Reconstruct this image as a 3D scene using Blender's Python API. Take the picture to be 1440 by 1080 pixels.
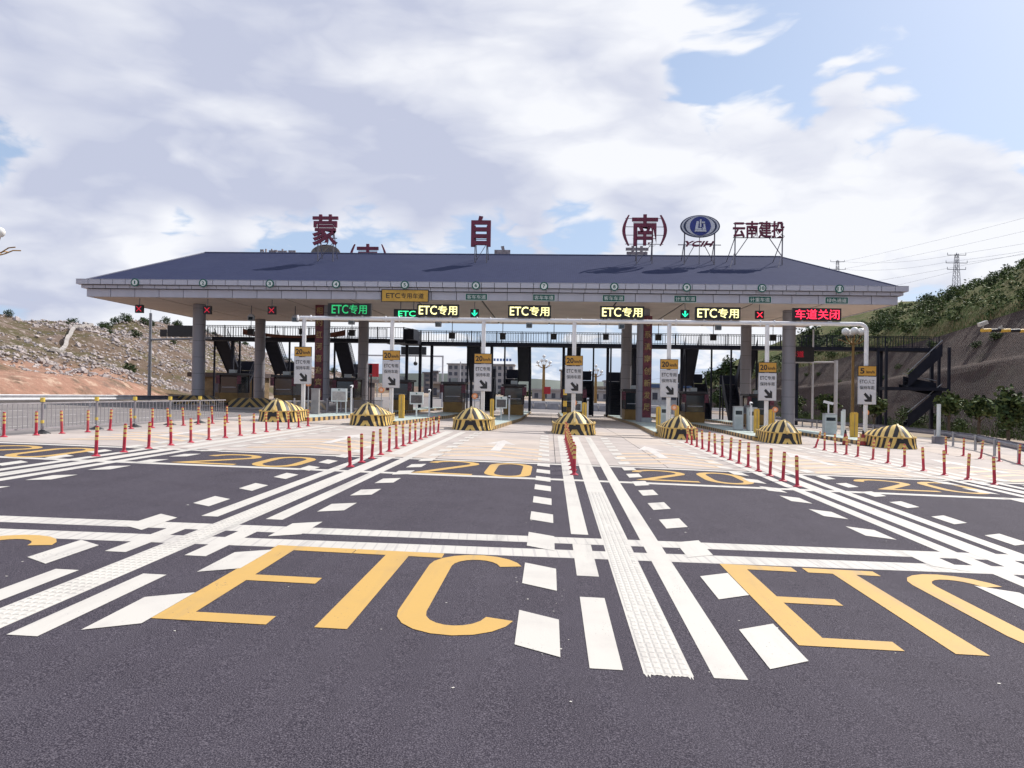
import bpy, math, random
import numpy as np
from mathutils import Matrix, Vector, noise as mnoise

scene = bpy.context.scene
R = math.radians
for o in list(bpy.data.objects):
    bpy.data.objects.remove(o)

# ------------------------------------------------------------------ camera
YAW, PITCH, ROLL, EYE = R(2.8), R(0.35), R(0.9), 2.1
cam_data = bpy.data.cameras.new('camera')
cam_data.sensor_width = 36.0
cam_data.lens = 1081.0 / 1440.0 * 36.0
cam_data.clip_start = 0.1
cam_data.clip_end = 6000
cam = bpy.data.objects.new('camera', cam_data)
cam.matrix_world = Matrix.Translation((0, 0, EYE)) @ Matrix.Rotation(YAW, 4, 'Z') @ Matrix.Rotation(math.pi / 2 + PITCH, 4, 'X') @ Matrix.Rotation(ROLL, 4, 'Z')
scene.collection.objects.link(cam)
scene.camera = cam

# ------------------------------------------------------------------ sun and sky
SUN_AZ, SUN_EL = R(50), R(45)          # azimuth measured from +Y towards +X
sun_dir = Vector((math.sin(SUN_AZ) * math.cos(SUN_EL), math.cos(SUN_AZ) * math.cos(SUN_EL), math.sin(SUN_EL)))
sd = bpy.data.lights.new('sun', 'SUN')
sd.energy = 4.9
sd.angle = R(0.6)
sd.color = (1.0, 0.95, 0.88)
sun = bpy.data.objects.new('sun', sd)
sun.rotation_euler = sun_dir.to_track_quat('Z', 'Y').to_euler()
sun.location = (40, 40, 60)
scene.collection.objects.link(sun)

world = bpy.data.worlds.new('World')
scene.world = world
world.use_nodes = True


class NT:
    """small helper for node graphs"""
    def __init__(s, tree):
        s.t = tree
        s.n = tree.nodes
        s.l = tree.links

    def node(s, kind, **kw):
        n = s.n.new(kind)
        for k, v in kw.items():
            setattr(n, k, v)
        return n

    def put(s, sock, val):
        if isinstance(val, bpy.types.NodeSocket):
            s.l.new(val, sock)
        else:
            sock.default_value = val

    def math(s, op, a, b=0.0, c=None, clamp=False):
        n = s.node('ShaderNodeMath', operation=op, use_clamp=clamp)
        s.put(n.inputs[0], a)
        s.put(n.inputs[1], b)
        if c is not None:
            s.put(n.inputs[2], c)
        return n.outputs[0]

    def vmath(s, op, a, b=None, out=0):
        n = s.node('ShaderNodeVectorMath', operation=op)
        s.put(n.inputs[0], a)
        if b is not None:
            s.put(n.inputs[1], b)
        return n.outputs[out]

    def scale(s, v, f):
        n = s.node('ShaderNodeVectorMath', operation='SCALE')
        s.put(n.inputs[0], v)
        s.put(n.inputs[3], f)
        return n.outputs[0]

    def noise(s, vec, sc, det=4.0, rough=0.55, dist=0.0, w=None):
        n = s.node('ShaderNodeTexNoise')
        if vec is not None:
            s.put(n.inputs['Vector'], vec)
        n.inputs['Scale'].default_value = sc
        n.inputs['Detail'].default_value = det
        n.inputs['Roughness'].default_value = rough
        n.inputs['Distortion'].default_value = dist
        return n.outputs['Fac']

    def ramp(s, v, a, b, lo=0.0, hi=1.0, smooth=True):
        n = s.node('ShaderNodeMapRange', interpolation_type='SMOOTHSTEP' if smooth else 'LINEAR')
        s.put(n.inputs['Value'], v)
        s.put(n.inputs['From Min'], a)
        s.put(n.inputs['From Max'], b)
        s.put(n.inputs['To Min'], lo)
        s.put(n.inputs['To Max'], hi)
        return n.outputs['Result']

    def mix(s, f, a, b, mode='MIX'):
        n = s.node('ShaderNodeMix', data_type='RGBA', blend_type=mode)
        s.put(n.inputs['Factor'], f)
        s.put(n.inputs['A'], a if isinstance(a, bpy.types.NodeSocket) else (*a[:3], 1))
        s.put(n.inputs['B'], b if isinstance(b, bpy.types.NodeSocket) else (*b[:3], 1))
        return n.outputs['Result']


def build_sky():
    g = NT(world.node_tree)
    g.n.clear()
    out = g.node('ShaderNodeOutputWorld')
    bg = g.node('ShaderNodeBackground')
    g.l.new(bg.outputs[0], out.inputs[0])
    sky = g.node('ShaderNodeTexSky', sky_type='NISHITA')
    sky.sun_disc = False
    sky.sun_elevation = SUN_EL
    sky.sun_rotation = SUN_AZ
    sky.air_density = 1.0
    sky.dust_density = 1.6
    sky.ozone_density = 1.4
    tc = g.node('ShaderNodeTexCoord')
    d = g.vmath('NORMALIZE', tc.outputs['Generated'])
    sep = g.node('ShaderNodeSeparateXYZ')
    g.l.new(d, sep.inputs[0])
    # cloud deck seen from below: stretch the pattern sideways towards the horizon
    el = g.math('ADD', g.math('MAXIMUM', sep.outputs[2], 0.0), 0.40)
    comb = g.node('ShaderNodeCombineXYZ')
    g.l.new(g.math('DIVIDE', sep.outputs[0], el), comb.inputs[0])
    g.l.new(g.math('DIVIDE', sep.outputs[1], el), comb.inputs[1])
    g.l.new(g.math('MULTIPLY', sep.outputs[2], 2.6), comb.inputs[2])
    p0 = g.vmath('ADD', comb.outputs[0], (3.7, 1.9, 0.4))
    warp = g.node('ShaderNodeTexNoise')
    g.l.new(p0, warp.inputs['Vector'])
    warp.inputs['Scale'].default_value = 3.2
    warp.inputs['Detail'].default_value = 4
    pw = g.vmath('ADD', p0, g.scale(g.vmath('SUBTRACT', warp.outputs['Color'], (0.5, 0.5, 0.5)), 0.22))

    def field(vec, det):
        n = g.noise(vec, 1.9, det, 0.60)
        b1 = g.math('ABSOLUTE', g.math('SUBTRACT', g.noise(vec, 6.5, 1.0, 0.5), 0.5))
        b2 = g.math('ABSOLUTE', g.math('SUBTRACT', g.noise(vec, 14.0, 2.0, 0.5), 0.5))
        puff = g.math('ADD', g.math('MULTIPLY', b1, 0.62), g.math('MULTIPLY', b2, 0.34))
        return g.math('ADD', g.math('MULTIPLY', n, 0.92), puff)
    base = field(pw, 8.0)
    soft = g.noise(pw, 1.9, 3.0, 0.5)
    soft2 = g.noise(g.vmath('ADD', pw, (0.10, 0.03, 0.14)), 1.9, 3.0, 0.5)
    # broad masses and gaps of this cloudy noon: (azimuth, elevation, radius in degrees, weight)
    lobes = [(-18, 17, 17, .17), (-8, 13, 11, .10), (-30, 22, 14, .14), (-2, 24, 13, .14), (8, 24, 9, .10), (-36, 27, 6, .12),
             (-33, 8, 7, .24), (-24, 6.5, 5, .18), (-38, 11, 5, .12),
             (11, 15, 7.5, .15), (17, 18, 5.5, .14), (22, 21, 4.5, .12), (6, 17, 6, .10), (15, 11, 8, .11), (26, 13, 6.5, .20), (30, 9, 5, .12), (3, 10, 6, .08), (20, 7, 6, .06),
             (13.5, 23, 7.5, -.24), (24, 26, 7.5, -.22), (30, 20, 6.5, -.20), (34, 27, 8, -.2), (9, 20, 4, -.10),
             (-38, 22, 6, .10), (-36, 15, 5, .04), (-30, 13, 4, .04), (-37, 13, 2.5, -.14), (-14, 10, 5.5, -.22), (-6, 9.5, 5, -.16), (-20, 9, 4.5, -.16), (2, 12, 3.5, -.14), (8, 8, 4, -.10), (-26, 10, 3, -.10), (33, 16, 3.5, -.1)]
    mass = 0.0
    for az, e_, rad, a in lobes:
        vv = Vector((math.sin(R(az)) * math.cos(R(e_)), math.cos(R(az)) * math.cos(R(e_)), math.sin(R(e_))))
        dot = g.vmath('DOT_PRODUCT', d, tuple(vv), out=1)
        mass = g.math('ADD', mass, g.ramp(dot, math.cos(R(rad)), 1.0, 0.0, a))
    dens = g.math('ADD', base, mass)
    cover = g.ramp(dens, 0.475, 0.60)
    thick = g.ramp(g.math('ADD', g.math('ADD', soft, g.math('MULTIPLY', base, 0.25)), mass), 0.58, 0.90)
    lit = g.math('ADD', g.math('MULTIPLY', g.math('SUBTRACT', soft, soft2), 3.2), g.math('MULTIPLY', g.math('SUBTRACT', base, 0.55), 1.7))
    # blue air: Nishita lifted a little by haze
    air = g.scale(sky.outputs[0], 0.115)
    haze_f = g.ramp(sep.outputs[2], 0.0, 0.42, 0.72, 0.40)
    air = g.mix(haze_f, air, (0.53, 0.68, 0.95))
    white = (0.92, 0.93, 0.97)
    grey = (0.54, 0.575, 0.72)
    side = g.ramp(sep.outputs[0], -0.20, 0.10)       # the left deck is heavier
    low = g.ramp(sep.outputs[2], 0.13, 0.20)         # low cumulus stay bright
    gf = g.math('MULTIPLY', thick, g.math('SUBTRACT', 0.80, g.math('MULTIPLY', side, 0.42)))
    gf = g.math('MULTIPLY', gf, g.math('ADD', 0.25, g.math('MULTIPLY', low, 0.75)))
    gf = g.math('ADD', gf, 0.08)
    gf = g.math('SUBTRACT', gf, lit, clamp=True)
    cloud = g.mix(gf, white, grey)
    col = g.mix(g.math('MULTIPLY', cover, 0.96), air, cloud)
    lp = g.ramp(sep.outputs[2], -0.02, 0.0)
    col = g.mix(lp, (0.30, 0.28, 0.28), col)
    g.l.new(col, bg.inputs[0])
    bg.inputs[1].default_value = 1.0


build_sky()
world.cycles.sampling_method = 'MANUAL'
world.cycles.sample_map_resolution = 512
scene.view_settings.view_transform = 'Standard'
scene.view_settings.look = 'None'
scene.view_settings.exposure = 0.07
scene.view_settings.gamma = 1.0
scene.view_settings.use_curve_mapping = False
scene.cycles.max_bounces = 4
scene.cycles.diffuse_bounces = 3
scene.cycles.glossy_bounces = 2
scene.cycles.adaptive_threshold = 0.025
scene.cycles.caustics_reflective = False
scene.cycles.caustics_refractive = False

# ------------------------------------------------------------------ layout of the plaza
S, DEC = 0.0245, 0.012                 # crossfall to the right, fall beyond the island noses


def gz(x, y):
    return -S * max(-60.0, min(60.0, x)) - DEC * (max(36.0, min(105.0, y)) - 36.0)


NOSE_X = [-13.15, -8.7, -3.7, 1.2, 6.15, 11.0, 16.2]
NOSE_Y = 36.6


def island_x(i, y):
    return NOSE_X[i] + 0.045 * (min(max(y, 37.0), 54.0) - 37.0)


# ------------------------------------------------------------------ materials
MATS = {}


def mat(name, col, rough=0.6, var=0.12, scale=2.0, bump=0.0, bscale=40.0, metal=0.0, emit=0.0, dirt=0.0, dirtcol=(0.12, 0.1, 0.08), spec=0.5, dscale=0.7):
    if name in MATS:
        return MATS[name]
    m = bpy.data.materials.new(name)
    m.use_nodes = True
    g = NT(m.node_tree)
    b = g.n['Principled BSDF']
    tc = g.node('ShaderNodeTexCoord')
    nz = g.noise(tc.outputs['Object'], scale, 3.0, 0.6)
    lo = tuple(c * (1 - var) for c in col)
    hi = tuple(min(1.0, c * (1 + var)) for c in col)
    c = g.mix(g.ramp(nz, 0.3, 0.7), lo, hi)
    if dirt:
        dn = g.noise(tc.outputs['Object'], dscale, 5.0, 0.65)
        c = g.mix(g.ramp(dn, 0.45, 0.75, 0.0, dirt), c, dirtcol)
    g.l.new(c, b.inputs['Base Color'])
    b.inputs['Roughness'].default_value = rough
    b.inputs['Metallic'].default_value = metal
    b.inputs['Specular IOR Level'].default_value = spec
    if emit:
        g.l.new(c, b.inputs['Emission Color'])
        b.inputs['Emission Strength'].default_value = emit
    if bump:
        bp = g.node('ShaderNodeBump')
        bp.inputs['Strength'].default_value = bump
        bp.inputs['Distance'].default_value = 0.02
        g.l.new(g.noise(tc.outputs['Object'], bscale, 4.0, 0.6), bp.inputs['Height'])
        g.l.new(bp.outputs[0], b.inputs['Normal'])
    MATS[name] = m
    return m


def asphalt(name, a, b_, speck, tint, lightpatch=0.3):
    m = bpy.data.materials.new(name)
    m.use_nodes = True
    g = NT(m.node_tree)
    b = g.n['Principled BSDF']
    tc = g.node('ShaderNodeTexCoord')
    P = tc.outputs['Object']
    fine = g.noise(P, 105.0, 2.0, 0.6)
    vor = g.node('ShaderNodeTexVoronoi')
    g.l.new(P, vor.inputs['Vector'])
    vor.inputs['Scale'].default_value = 88.0
    mid = g.noise(P, 1.1, 6.0, 0.6)
    # long streaks along the lanes left by tyres
    mp = g.node('ShaderNodeMapping')
    mp.inputs['Scale'].default_value = (1.4, 0.06, 1.0)
    g.l.new(P, mp.inputs['Vector'])
    streak = g.noise(mp.outputs[0], 1.0, 5.0, 0.6)
    c = g.mix(g.ramp(mid, 0.3, 0.7), a, b_)
    c = g.mix(g.ramp(streak, 0.4, 0.75, 0.0, lightpatch), c, tint)
    c = g.mix(g.ramp(fine, 0.40, 0.72, 0.0, 0.85), c, speck)
    sp = g.math('MULTIPLY', g.ramp(vor.outputs['Distance'], 0.0, 0.33, 1.0, 0.0), g.ramp(g.noise(P, 33.0, 1.0), 0.52, 0.62))
    c = g.mix(g.math('MULTIPLY', sp, 0.6), c, tuple(min(1, k * 2.2) for k in speck))
    # oil drips and dusty patches
    oil = g.math('MULTIPLY', g.ramp(g.noise(P, 2.3, 6.0, 0.7), 0.60, 0.72), g.ramp(g.noise(P, 0.35, 3.0), 0.45, 0.65))
    c = g.mix(g.math('MULTIPLY', oil, 0.45), c, tuple(k * 0.35 for k in a))
    dust = g.ramp(g.noise(g.vmath('ADD', P, (31.0, 7.0, 0.0)), 0.45, 7.0, 0.68), 0.50, 0.74, 0.0, 0.30)
    c = g.mix(dust, c, tint)
    g.l.new(c, b.inputs['Base Color'])
    b.inputs['Roughness'].default_value = 0.82
    b.inputs['Specular IOR Level'].default_value = 0.12
    bp = g.node('ShaderNodeBump')
    bp.inputs['Strength'].default_value = 0.75
    bp.inputs['Distance'].default_value = 0.006
    g.l.new(g.math('ADD', fine, g.math('MULTIPLY', vor.outputs['Distance'], 0.8)), bp.inputs['Height'])
    g.l.new(bp.outputs[0], b.inputs['Normal'])
    return m


def paint(name, col, dirtcol, amount, holes=0.0):
    """thermoplastic road paint with tyre dirt, fine grain and faint joints"""
    m = bpy.data.materials.new(name)
    m.use_nodes = True
    g = NT(m.node_tree)
    b = g.n['Principled BSDF']
    tc = g.node('ShaderNodeTexCoord')
    P = tc.outputs['Object']
    big = g.noise(P, 0.9, 7.0, 0.62)
    mp = g.node('ShaderNodeMapping')
    mp.inputs['Scale'].default_value = (5.0, 0.5, 1.0)
    g.l.new(P, mp.inputs['Vector'])
    st = g.noise(mp.outputs[0], 1.0, 6.0, 0.65)
    fine = g.noise(P, 60.0, 3.0, 0.6)
    f = g.math('ADD', g.ramp(big, 0.45, 0.8, 0.0, amount), g.ramp(st, 0.5, 0.8, 0.0, amount * 0.8))
    f = g.math('ADD', f, g.ramp(fine, 0.5, 0.75, 0.0, 0.12), clamp=True)
    c = g.mix(f, col, dirtcol)
    # chips where the aggregate shows through, denser on the wheel paths
    chip = g.noise(P, 38.0, 3.0, 0.7)
    lim = g.ramp(g.noise(P, 1.7, 4.0, 0.6), 0.35, 0.75, 0.76, 0.60)
    cf = g.math('GREATER_THAN', chip, lim)
    c = g.mix(g.math('MULTIPLY', cf, 0.75), c, (0.10, 0.092, 0.10))
    # dark rubber streaks along the lanes
    mp2 = g.node('ShaderNodeMapping')
    mp2.inputs['Scale'].default_value = (2.6, 0.12, 1.0)
    g.l.new(P, mp2.inputs['Vector'])
    rb = g.ramp(g.noise(mp2.outputs[0], 1.3, 5.0, 0.6), 0.56, 0.74, 0.0, 0.32 + amount * 0.2)
    c = g.mix(rb, c, (0.20, 0.185, 0.19))
    g.l.new(c, b.inputs['Base Color'])
    b.inputs['Roughness'].default_value = 0.6
    bp = g.node('ShaderNodeBump')
    bp.inputs['Strength'].default_value = 0.3
    bp.inputs['Distance'].default_value = 0.004
    g.l.new(fine, bp.inputs['Height'])
    g.l.new(bp.outputs[0], b.inputs['Normal'])
    return m


def stripes(name, c1, c2, period, kx, ky, kz, duty=0.5):
    """hazard paint: bands along a slanted direction, mirrored about the middle"""
    m = bpy.data.materials.new(name)
    m.use_nodes = True
    g = NT(m.node_tree)
    b = g.n['Principled BSDF']
    tc = g.node('ShaderNodeTexCoord')
    sp = g.node('ShaderNodeSeparateXYZ')
    g.l.new(tc.outputs['Object'], sp.inputs[0])
    t = g.math('MULTIPLY', g.math('ABSOLUTE', sp.outputs[0]), kx)
    t = g.math('ADD', t, g.math('MULTIPLY', sp.outputs[1], ky))
    t = g.math('ADD', t, g.math('MULTIPLY', sp.outputs[2], kz))
    fr = g.math('FRACT', g.math('ADD', g.math('DIVIDE', t, period), 50.0))
    f = g.math('GREATER_THAN', fr, duty)
    nz = g.noise(tc.outputs['Object'], 3.0, 7.0, 0.65)
    dirty1 = g.mix(g.ramp(nz, 0.45, 0.8, 0.0, 0.5), c1, (0.30, 0.22, 0.12))
    dirty2 = g.mix(g.ramp(nz, 0.45, 0.8, 0.0, 0.4), c2, (0.10, 0.08, 0.07))
    g.l.new(g.mix(f, dirty1, dirty2), b.inputs['Base Color'])
    b.inputs['Roughness'].default_value = 0.55
    return m


M_ASPH = asphalt('fresh_asphalt', (0.025, 0.021, 0.031), (0.037, 0.032, 0.045), (0.160, 0.142, 0.168), (0.064, 0.057, 0.071))
M_OLD = asphalt('old_asphalt', (0.17, 0.155, 0.155), (0.22, 0.20, 0.195), (0.26, 0.235, 0.23), (0.28, 0.255, 0.24))
M_WHITE = paint('road_white', (0.57, 0.54, 0.495), (0.36, 0.33, 0.315), 0.45)
M_WHITE_WORN = paint('road_white_worn', (0.47, 0.44, 0.42), (0.30, 0.275, 0.27), 0.65)
M_ARROW = paint('road_arrow_faded', (0.60, 0.56, 0.53), (0.42, 0.38, 0.36), 0.8)
M_ORANGE = paint('road_orange', (0.55, 0.335, 0.085), (0.38, 0.245, 0.10), 0.45)
M_ORANGE_PALE = paint('road_orange_pale', (0.62, 0.455, 0.30), (0.48, 0.40, 0.345), 0.9)
M_CONC = mat('concrete_slab', (0.43, 0.375, 0.345), 0.8, 0.10, 0.6, 0.25, 60, dirt=0.55, dirtcol=(0.27, 0.235, 0.23), dscale=0.35)
M_CONC2 = mat('concrete_slab_warm', (0.47, 0.40, 0.35), 0.8, 0.10, 0.7, 0.25, 60, dirt=0.5, dirtcol=(0.30, 0.25, 0.23), dscale=0.4)
M_EARTH = mat('earth', (0.30, 0.23, 0.18), 0.95, 0.3, 0.15, dirt=0.7, dirtcol=(0.13, 0.13, 0.06), dscale=0.05)
M_YEL = (0.62, 0.34, 0.05)
M_NOSE_UP = stripes('hazard_prow', (0.84, 0.59, 0.20), (0.022, 0.019, 0.021), 0.56, 1.0, 0.80, 0.0, 0.52)
M_NOSE_LO = stripes('hazard_base', (0.80, 0.54, 0.15), (0.022, 0.019, 0.021), 0.42, 1.0, 0.9, 0.35)
M_KERB = stripes('hazard_kerb', (0.55, 0.36, 0.14), (0.05, 0.045, 0.045), 0.8, 0.0, 1.0, 0.0)
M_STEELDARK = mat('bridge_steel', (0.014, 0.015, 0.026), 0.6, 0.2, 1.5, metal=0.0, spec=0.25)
M_WPOLE = mat('white_pole', (0.74, 0.74, 0.77), 0.45, 0.06, 2.0, dirt=0.25, dirtcol=(0.45, 0.42, 0.4))
M_GALV = mat('galvanised', (0.36, 0.37, 0.40), 0.45, 0.12, 3.0, metal=0.5)
M_BLACK = mat('black', (0.014, 0.014, 0.018), 0.5, 0.15)
M_GLASS = mat('dark_glass', (0.02, 0.03, 0.038), 0.08, 0.1, spec=0.8)
M_YPOST = mat('yellow_post', (0.66, 0.40, 0.06), 0.5, 0.1, dirt=0.3, dirtcol=(0.35, 0.24, 0.1))
M_LEDBLACK = mat('led_face', (0.012, 0.012, 0.014), 0.6, 0.1)
M_MAROON = mat('maroon_metal', (0.15, 0.012, 0.045), 0.5, 0.15)
M_FRAME = mat('sign_frame_steel', (0.16, 0.15, 0.18), 0.5, 0.2)


# ------------------------------------------------------------------ geometry helpers
class MB:
    def __init__(s):
        s.v, s.f, s.m = [], [], []

    def add(s, vs, fs, mi=0):
        b = len(s.v)
        s.v.extend(vs)
        for f in fs:
            s.f.append(tuple(b + i for i in f))
            s.m.append(mi)
        return s

    def box(s, x0, x1, y0, y1, z0, z1, mi=0):
        return s.add([(x0, y0, z0), (x1, y0, z0), (x1, y1, z0), (x0, y1, z0), (x0, y0, z1), (x1, y0, z1), (x1, y1, z1), (x0, y1, z1)],
                     [(0, 3, 2, 1), (4, 5, 6, 7), (0, 1, 5, 4), (1, 2, 6, 5), (2, 3, 7, 6), (3, 0, 4, 7)], mi)

    def bar(s, p, q, r, n=8, mi=0, r2=None):
        p, q = Vector(p), Vector(q)
        r2 = r if r2 is None else r2
        d = (q - p).normalized()
        a = Vector((0, 0, 1)) if abs(d.z) < 0.9 else Vector((1, 0, 0))
        u = d.cross(a).normalized()
        w = d.cross(u)
        vs = []
        for c, rr in ((p, r), (q, r2)):
            for i in range(n):
                t = 2 * math.pi * i / n
                vs.append(tuple(c + (u * math.cos(t) + w * math.sin(t)) * rr))
        fs = [(i, (i + 1) % n, n + (i + 1) % n, n + i) for i in range(n)]
        fs += [tuple(range(n - 1, -1, -1)), tuple(range(n, 2 * n))]
        return s.add(vs, fs, mi)

    def beam(s, p, q, w, h, mi=0):
        """rectangular bar from p to q"""
        p, q = Vector(p), Vector(q)
        d = (q - p).normalized()
        a = Vector((0, 0, 1)) if abs(d.z) < 0.95 else Vector((0, 1, 0))
        u = d.cross(a).normalized() * (w / 2)
        t = u.cross(d).normalized() * (h / 2)
        vs = [tuple(c + i * u + j * t) for c in (p, q) for i, j in ((-1, -1), (1, -1), (1, 1), (-1, 1))]
        return s.add(vs, [(0, 1, 2, 3), (7, 6, 5, 4), (0, 4, 5, 1), (1, 5, 6, 2), (2, 6, 7, 3), (3, 7, 4, 0)], mi)

    def lathe(s, prof, n=16, c=(0, 0, 0), mi=0):
        vs = []
        for r, z in prof:
            for i in range(n):
                t = 2 * math.pi * i / n
                vs.append((c[0] + r * math.cos(t), c[1] + r * math.sin(t), c[2] + z))
        fs = []
        for k in range(len(prof) - 1):
            for i in range(n):
                j = (i + 1) % n
                fs.append((k * n + i, k * n + j, (k + 1) * n + j, (k + 1) * n + i))
        fs.append(tuple(range(n - 1, -1, -1)))
        fs.append(tuple(range((len(prof) - 1) * n, len(prof) * n)))
        return s.add(vs, fs, mi)

    def prism(s, poly, y0, y1, mi=0):
        """polygon in x,z pushed along y"""
        n = len(poly)
        vs = [(x, y0, z) for x, z in poly] + [(x, y1, z) for x, z in poly]
        fs = [tuple(range(n)), tuple(range(2 * n - 1, n - 1, -1))]
        fs += [(i, n + i, n + (i + 1) % n, (i + 1) % n) for i in range(n)]
        return s.add(vs, fs, mi)

    def sphere(s, c, r, n=12, mi=0, sz=1.0):
        k = max(4, n // 2)
        prof = [(max(0.001, r * math.sin(math.pi * i / k)), -r * sz * math.cos(math.pi * i / k)) for i in range(k + 1)]
        return s.lathe(prof, n, c, mi)

    def mesh(s, name, mats):
        me = bpy.data.meshes.new(name)
        me.from_pydata(s.v, [], s.f)
        for m in (mats if isinstance(mats, (list, tuple)) else [mats]):
            me.materials.append(m)
        if any(s.m):
            me.polygons.foreach_set('material_index', s.m)
        me.update()
        return me

    def build(s, name, mats, parent=None, smooth=False):
        me = s.mesh(name, mats)
        if smooth:
            me.polygons.foreach_set('use_smooth', [True] * len(me.polygons))
            me.set_sharp_from_angle(angle=R(42))
        return link(name, me, parent)


def link(name, me, parent=None, loc=None, rotz=0.0):
    o = bpy.data.objects.new(name, me)
    scene.collection.objects.link(o)
    if parent is not None:
        o.parent = parent
    if loc is not None:
        o.location = loc
    if rotz:
        o.rotation_euler[2] = rotz
    return o


def thing(name, label, cat, loc=(0, 0, 0), group=None, rotz=0.0):
    o = link(name, None, None, loc, rotz)
    o.empty_display_size = 0.2
    o['label'] = label
    o['category'] = cat
    if group:
        o['group'] = group
    return o


def tag(o, label, cat, group=None):
    o['label'] = label
    o['category'] = cat
    if group:
        o['group'] = group
    return o


def structure(o):
    o['kind'] = 'structure'
    return o


def ordinal(i):
    return ['first', 'second', 'third', 'fourth', 'fifth', 'sixth', 'seventh', 'eighth', 'ninth', 'tenth', 'eleventh', 'twelfth', 'thirteenth', 'fourteenth', 'fifteenth', 'sixteenth', 'seventeenth', 'eighteenth', 'nineteenth', 'twentieth'][i]


# ------------------------------------------------------------------ lettering (Blender's own fonts, turned into meshes)
TEXTS = [('蒙', .016), ('自', .030), ('南', .020), ('(', .03), (')', .03), ('云南建投', .016), ('YCIH', .03), ('专用', .006), ('ETC', .010), ('/人工', .004), ('车道关闭', .006), ('20', .025), ('5', .025), ('km/h', .02),
         ('保持车距', .004), ('客车车道', .003), ('计重车道', .003), ('绿色通道', .003), ('专用车道', .006), ('车道', .006)]
TEXTS += [(str(i), .03) for i in range(1, 12) if str(i) not in ('5',)]
TEXTS += [(c, .012) for c in '相约红河喜迎宾朋心系滇创新发展']
GLYPH = {}


def bake_texts():
    objs = {}
    for body, off in TEXTS:
        if body in objs:
            continue
        c = bpy.data.curves.new('glyph', 'FONT')
        c.body = body.strip()
        c.extrude = 0.5
        c.offset = off
        c.resolution_u = 3
        if body == 'YCIH':
            c.shear = 0.35
        o = bpy.data.objects.new('glyph', c)
        scene.collection.objects.link(o)
        objs[body] = o
    dg = bpy.context.evaluated_depsgraph_get()
    for body, o in objs.items():
        me = bpy.data.meshes.new_from_object(o.evaluated_get(dg))
        co = np.array([v.co[:] for v in me.vertices])
        lo, hi = co.min(0), co.max(0)
        co = (co - lo) / np.maximum(hi - lo, 1e-6)
        GLYPH[body] = (co, [tuple(p.vertices) for p in me.polygons], (hi[0] - lo[0]) / (hi[1] - lo[1]))
        bpy.data.meshes.remove(me)
    for o in objs.values():
        c = o.data
        bpy.data.objects.remove(o)
        bpy.data.curves.remove(c)


bake_texts()


def text_into(mb, body, x0, x1, z0, z1, y, depth, mi=0, mirror=False):
    """lettering standing in the x,z plane, its face at y looking towards -y (or +y if mirrored)"""
    co, fs, _ = GLYPH[body]
    if not mirror:
        vs = [(x0 + (x1 - x0) * c[0], y + depth * (1 - c[2]), z0 + (z1 - z0) * c[1]) for c in co]
    else:
        vs = [(x1 - (x1 - x0) * c[0], y - depth * (1 - c[2]), z0 + (z1 - z0) * c[1]) for c in co]
    mb.add(vs, fs, mi)
    return mb


def etc_text(rest, x0, x1, z0, z1, y, depth, m, parent, split=.5):
    mb = MB()
    xs = x0 + (x1 - x0) * split
    text_into(mb, 'ETC', x0, xs - .03 * (x1 - x0), z0 + .03 * (z1 - z0), z1 - .03 * (z1 - z0), y, depth)
    text_into(mb, rest, xs, x1, z0, z1, y, depth)
    return mb.build('lettering', m, parent)


def text_part(body, x0, x1, z0, z1, y, depth, m, parent, name='lettering', mirror=False):
    return text_into(MB(), body, x0, x1, z0, z1, y, depth, 0, mirror).build(name, m, parent)


def emissive(name, col, strength):
    m = mat(name, col, 0.6, 0.04, emit=strength)
    return m


# ================================================================== SETTING: ground and roads
def sheet(name, xs, ys, dz, m, parent=None, yfun=None):
    mb = MB()
    vs = []
    for j, y in enumerate(ys):
        for x in xs:
            yy = y if yfun is None else yfun(x, y, j)
            vs.append((x, yy, gz(x, yy) + dz))
    n = len(xs)
    fs = [(j * n + i, j * n + i + 1, (j + 1) * n + i + 1, (j + 1) * n + i) for j in range(len(ys) - 1) for i in range(n - 1)]
    mb.add(vs, fs)
    return mb.build(name, m, parent)


structure(sheet('ground', [-4000, -400, -60, 60, 400, 4000], [-300, 36, 105, 400, 5000], -0.06, M_EARTH))
ROAD = structure(sheet('road', [-34, 26.5], [-30, 36, 105, 175], 0.0, M_OLD))


def apron_edge(x):
    return 21.85 + 0.06 * x if x < 2 else 21.97 + 0.03 * (x - 2)


FRESH = sheet('fresh_asphalt', [-19, -16.6, -10, -5, 0, 5, 10, 15, 20, 26], [-29, 0, 10, 22], 0.006, M_ASPH, ROAD,
              lambda x, y, j: apron_edge(x) if j == 3 else y)

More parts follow.
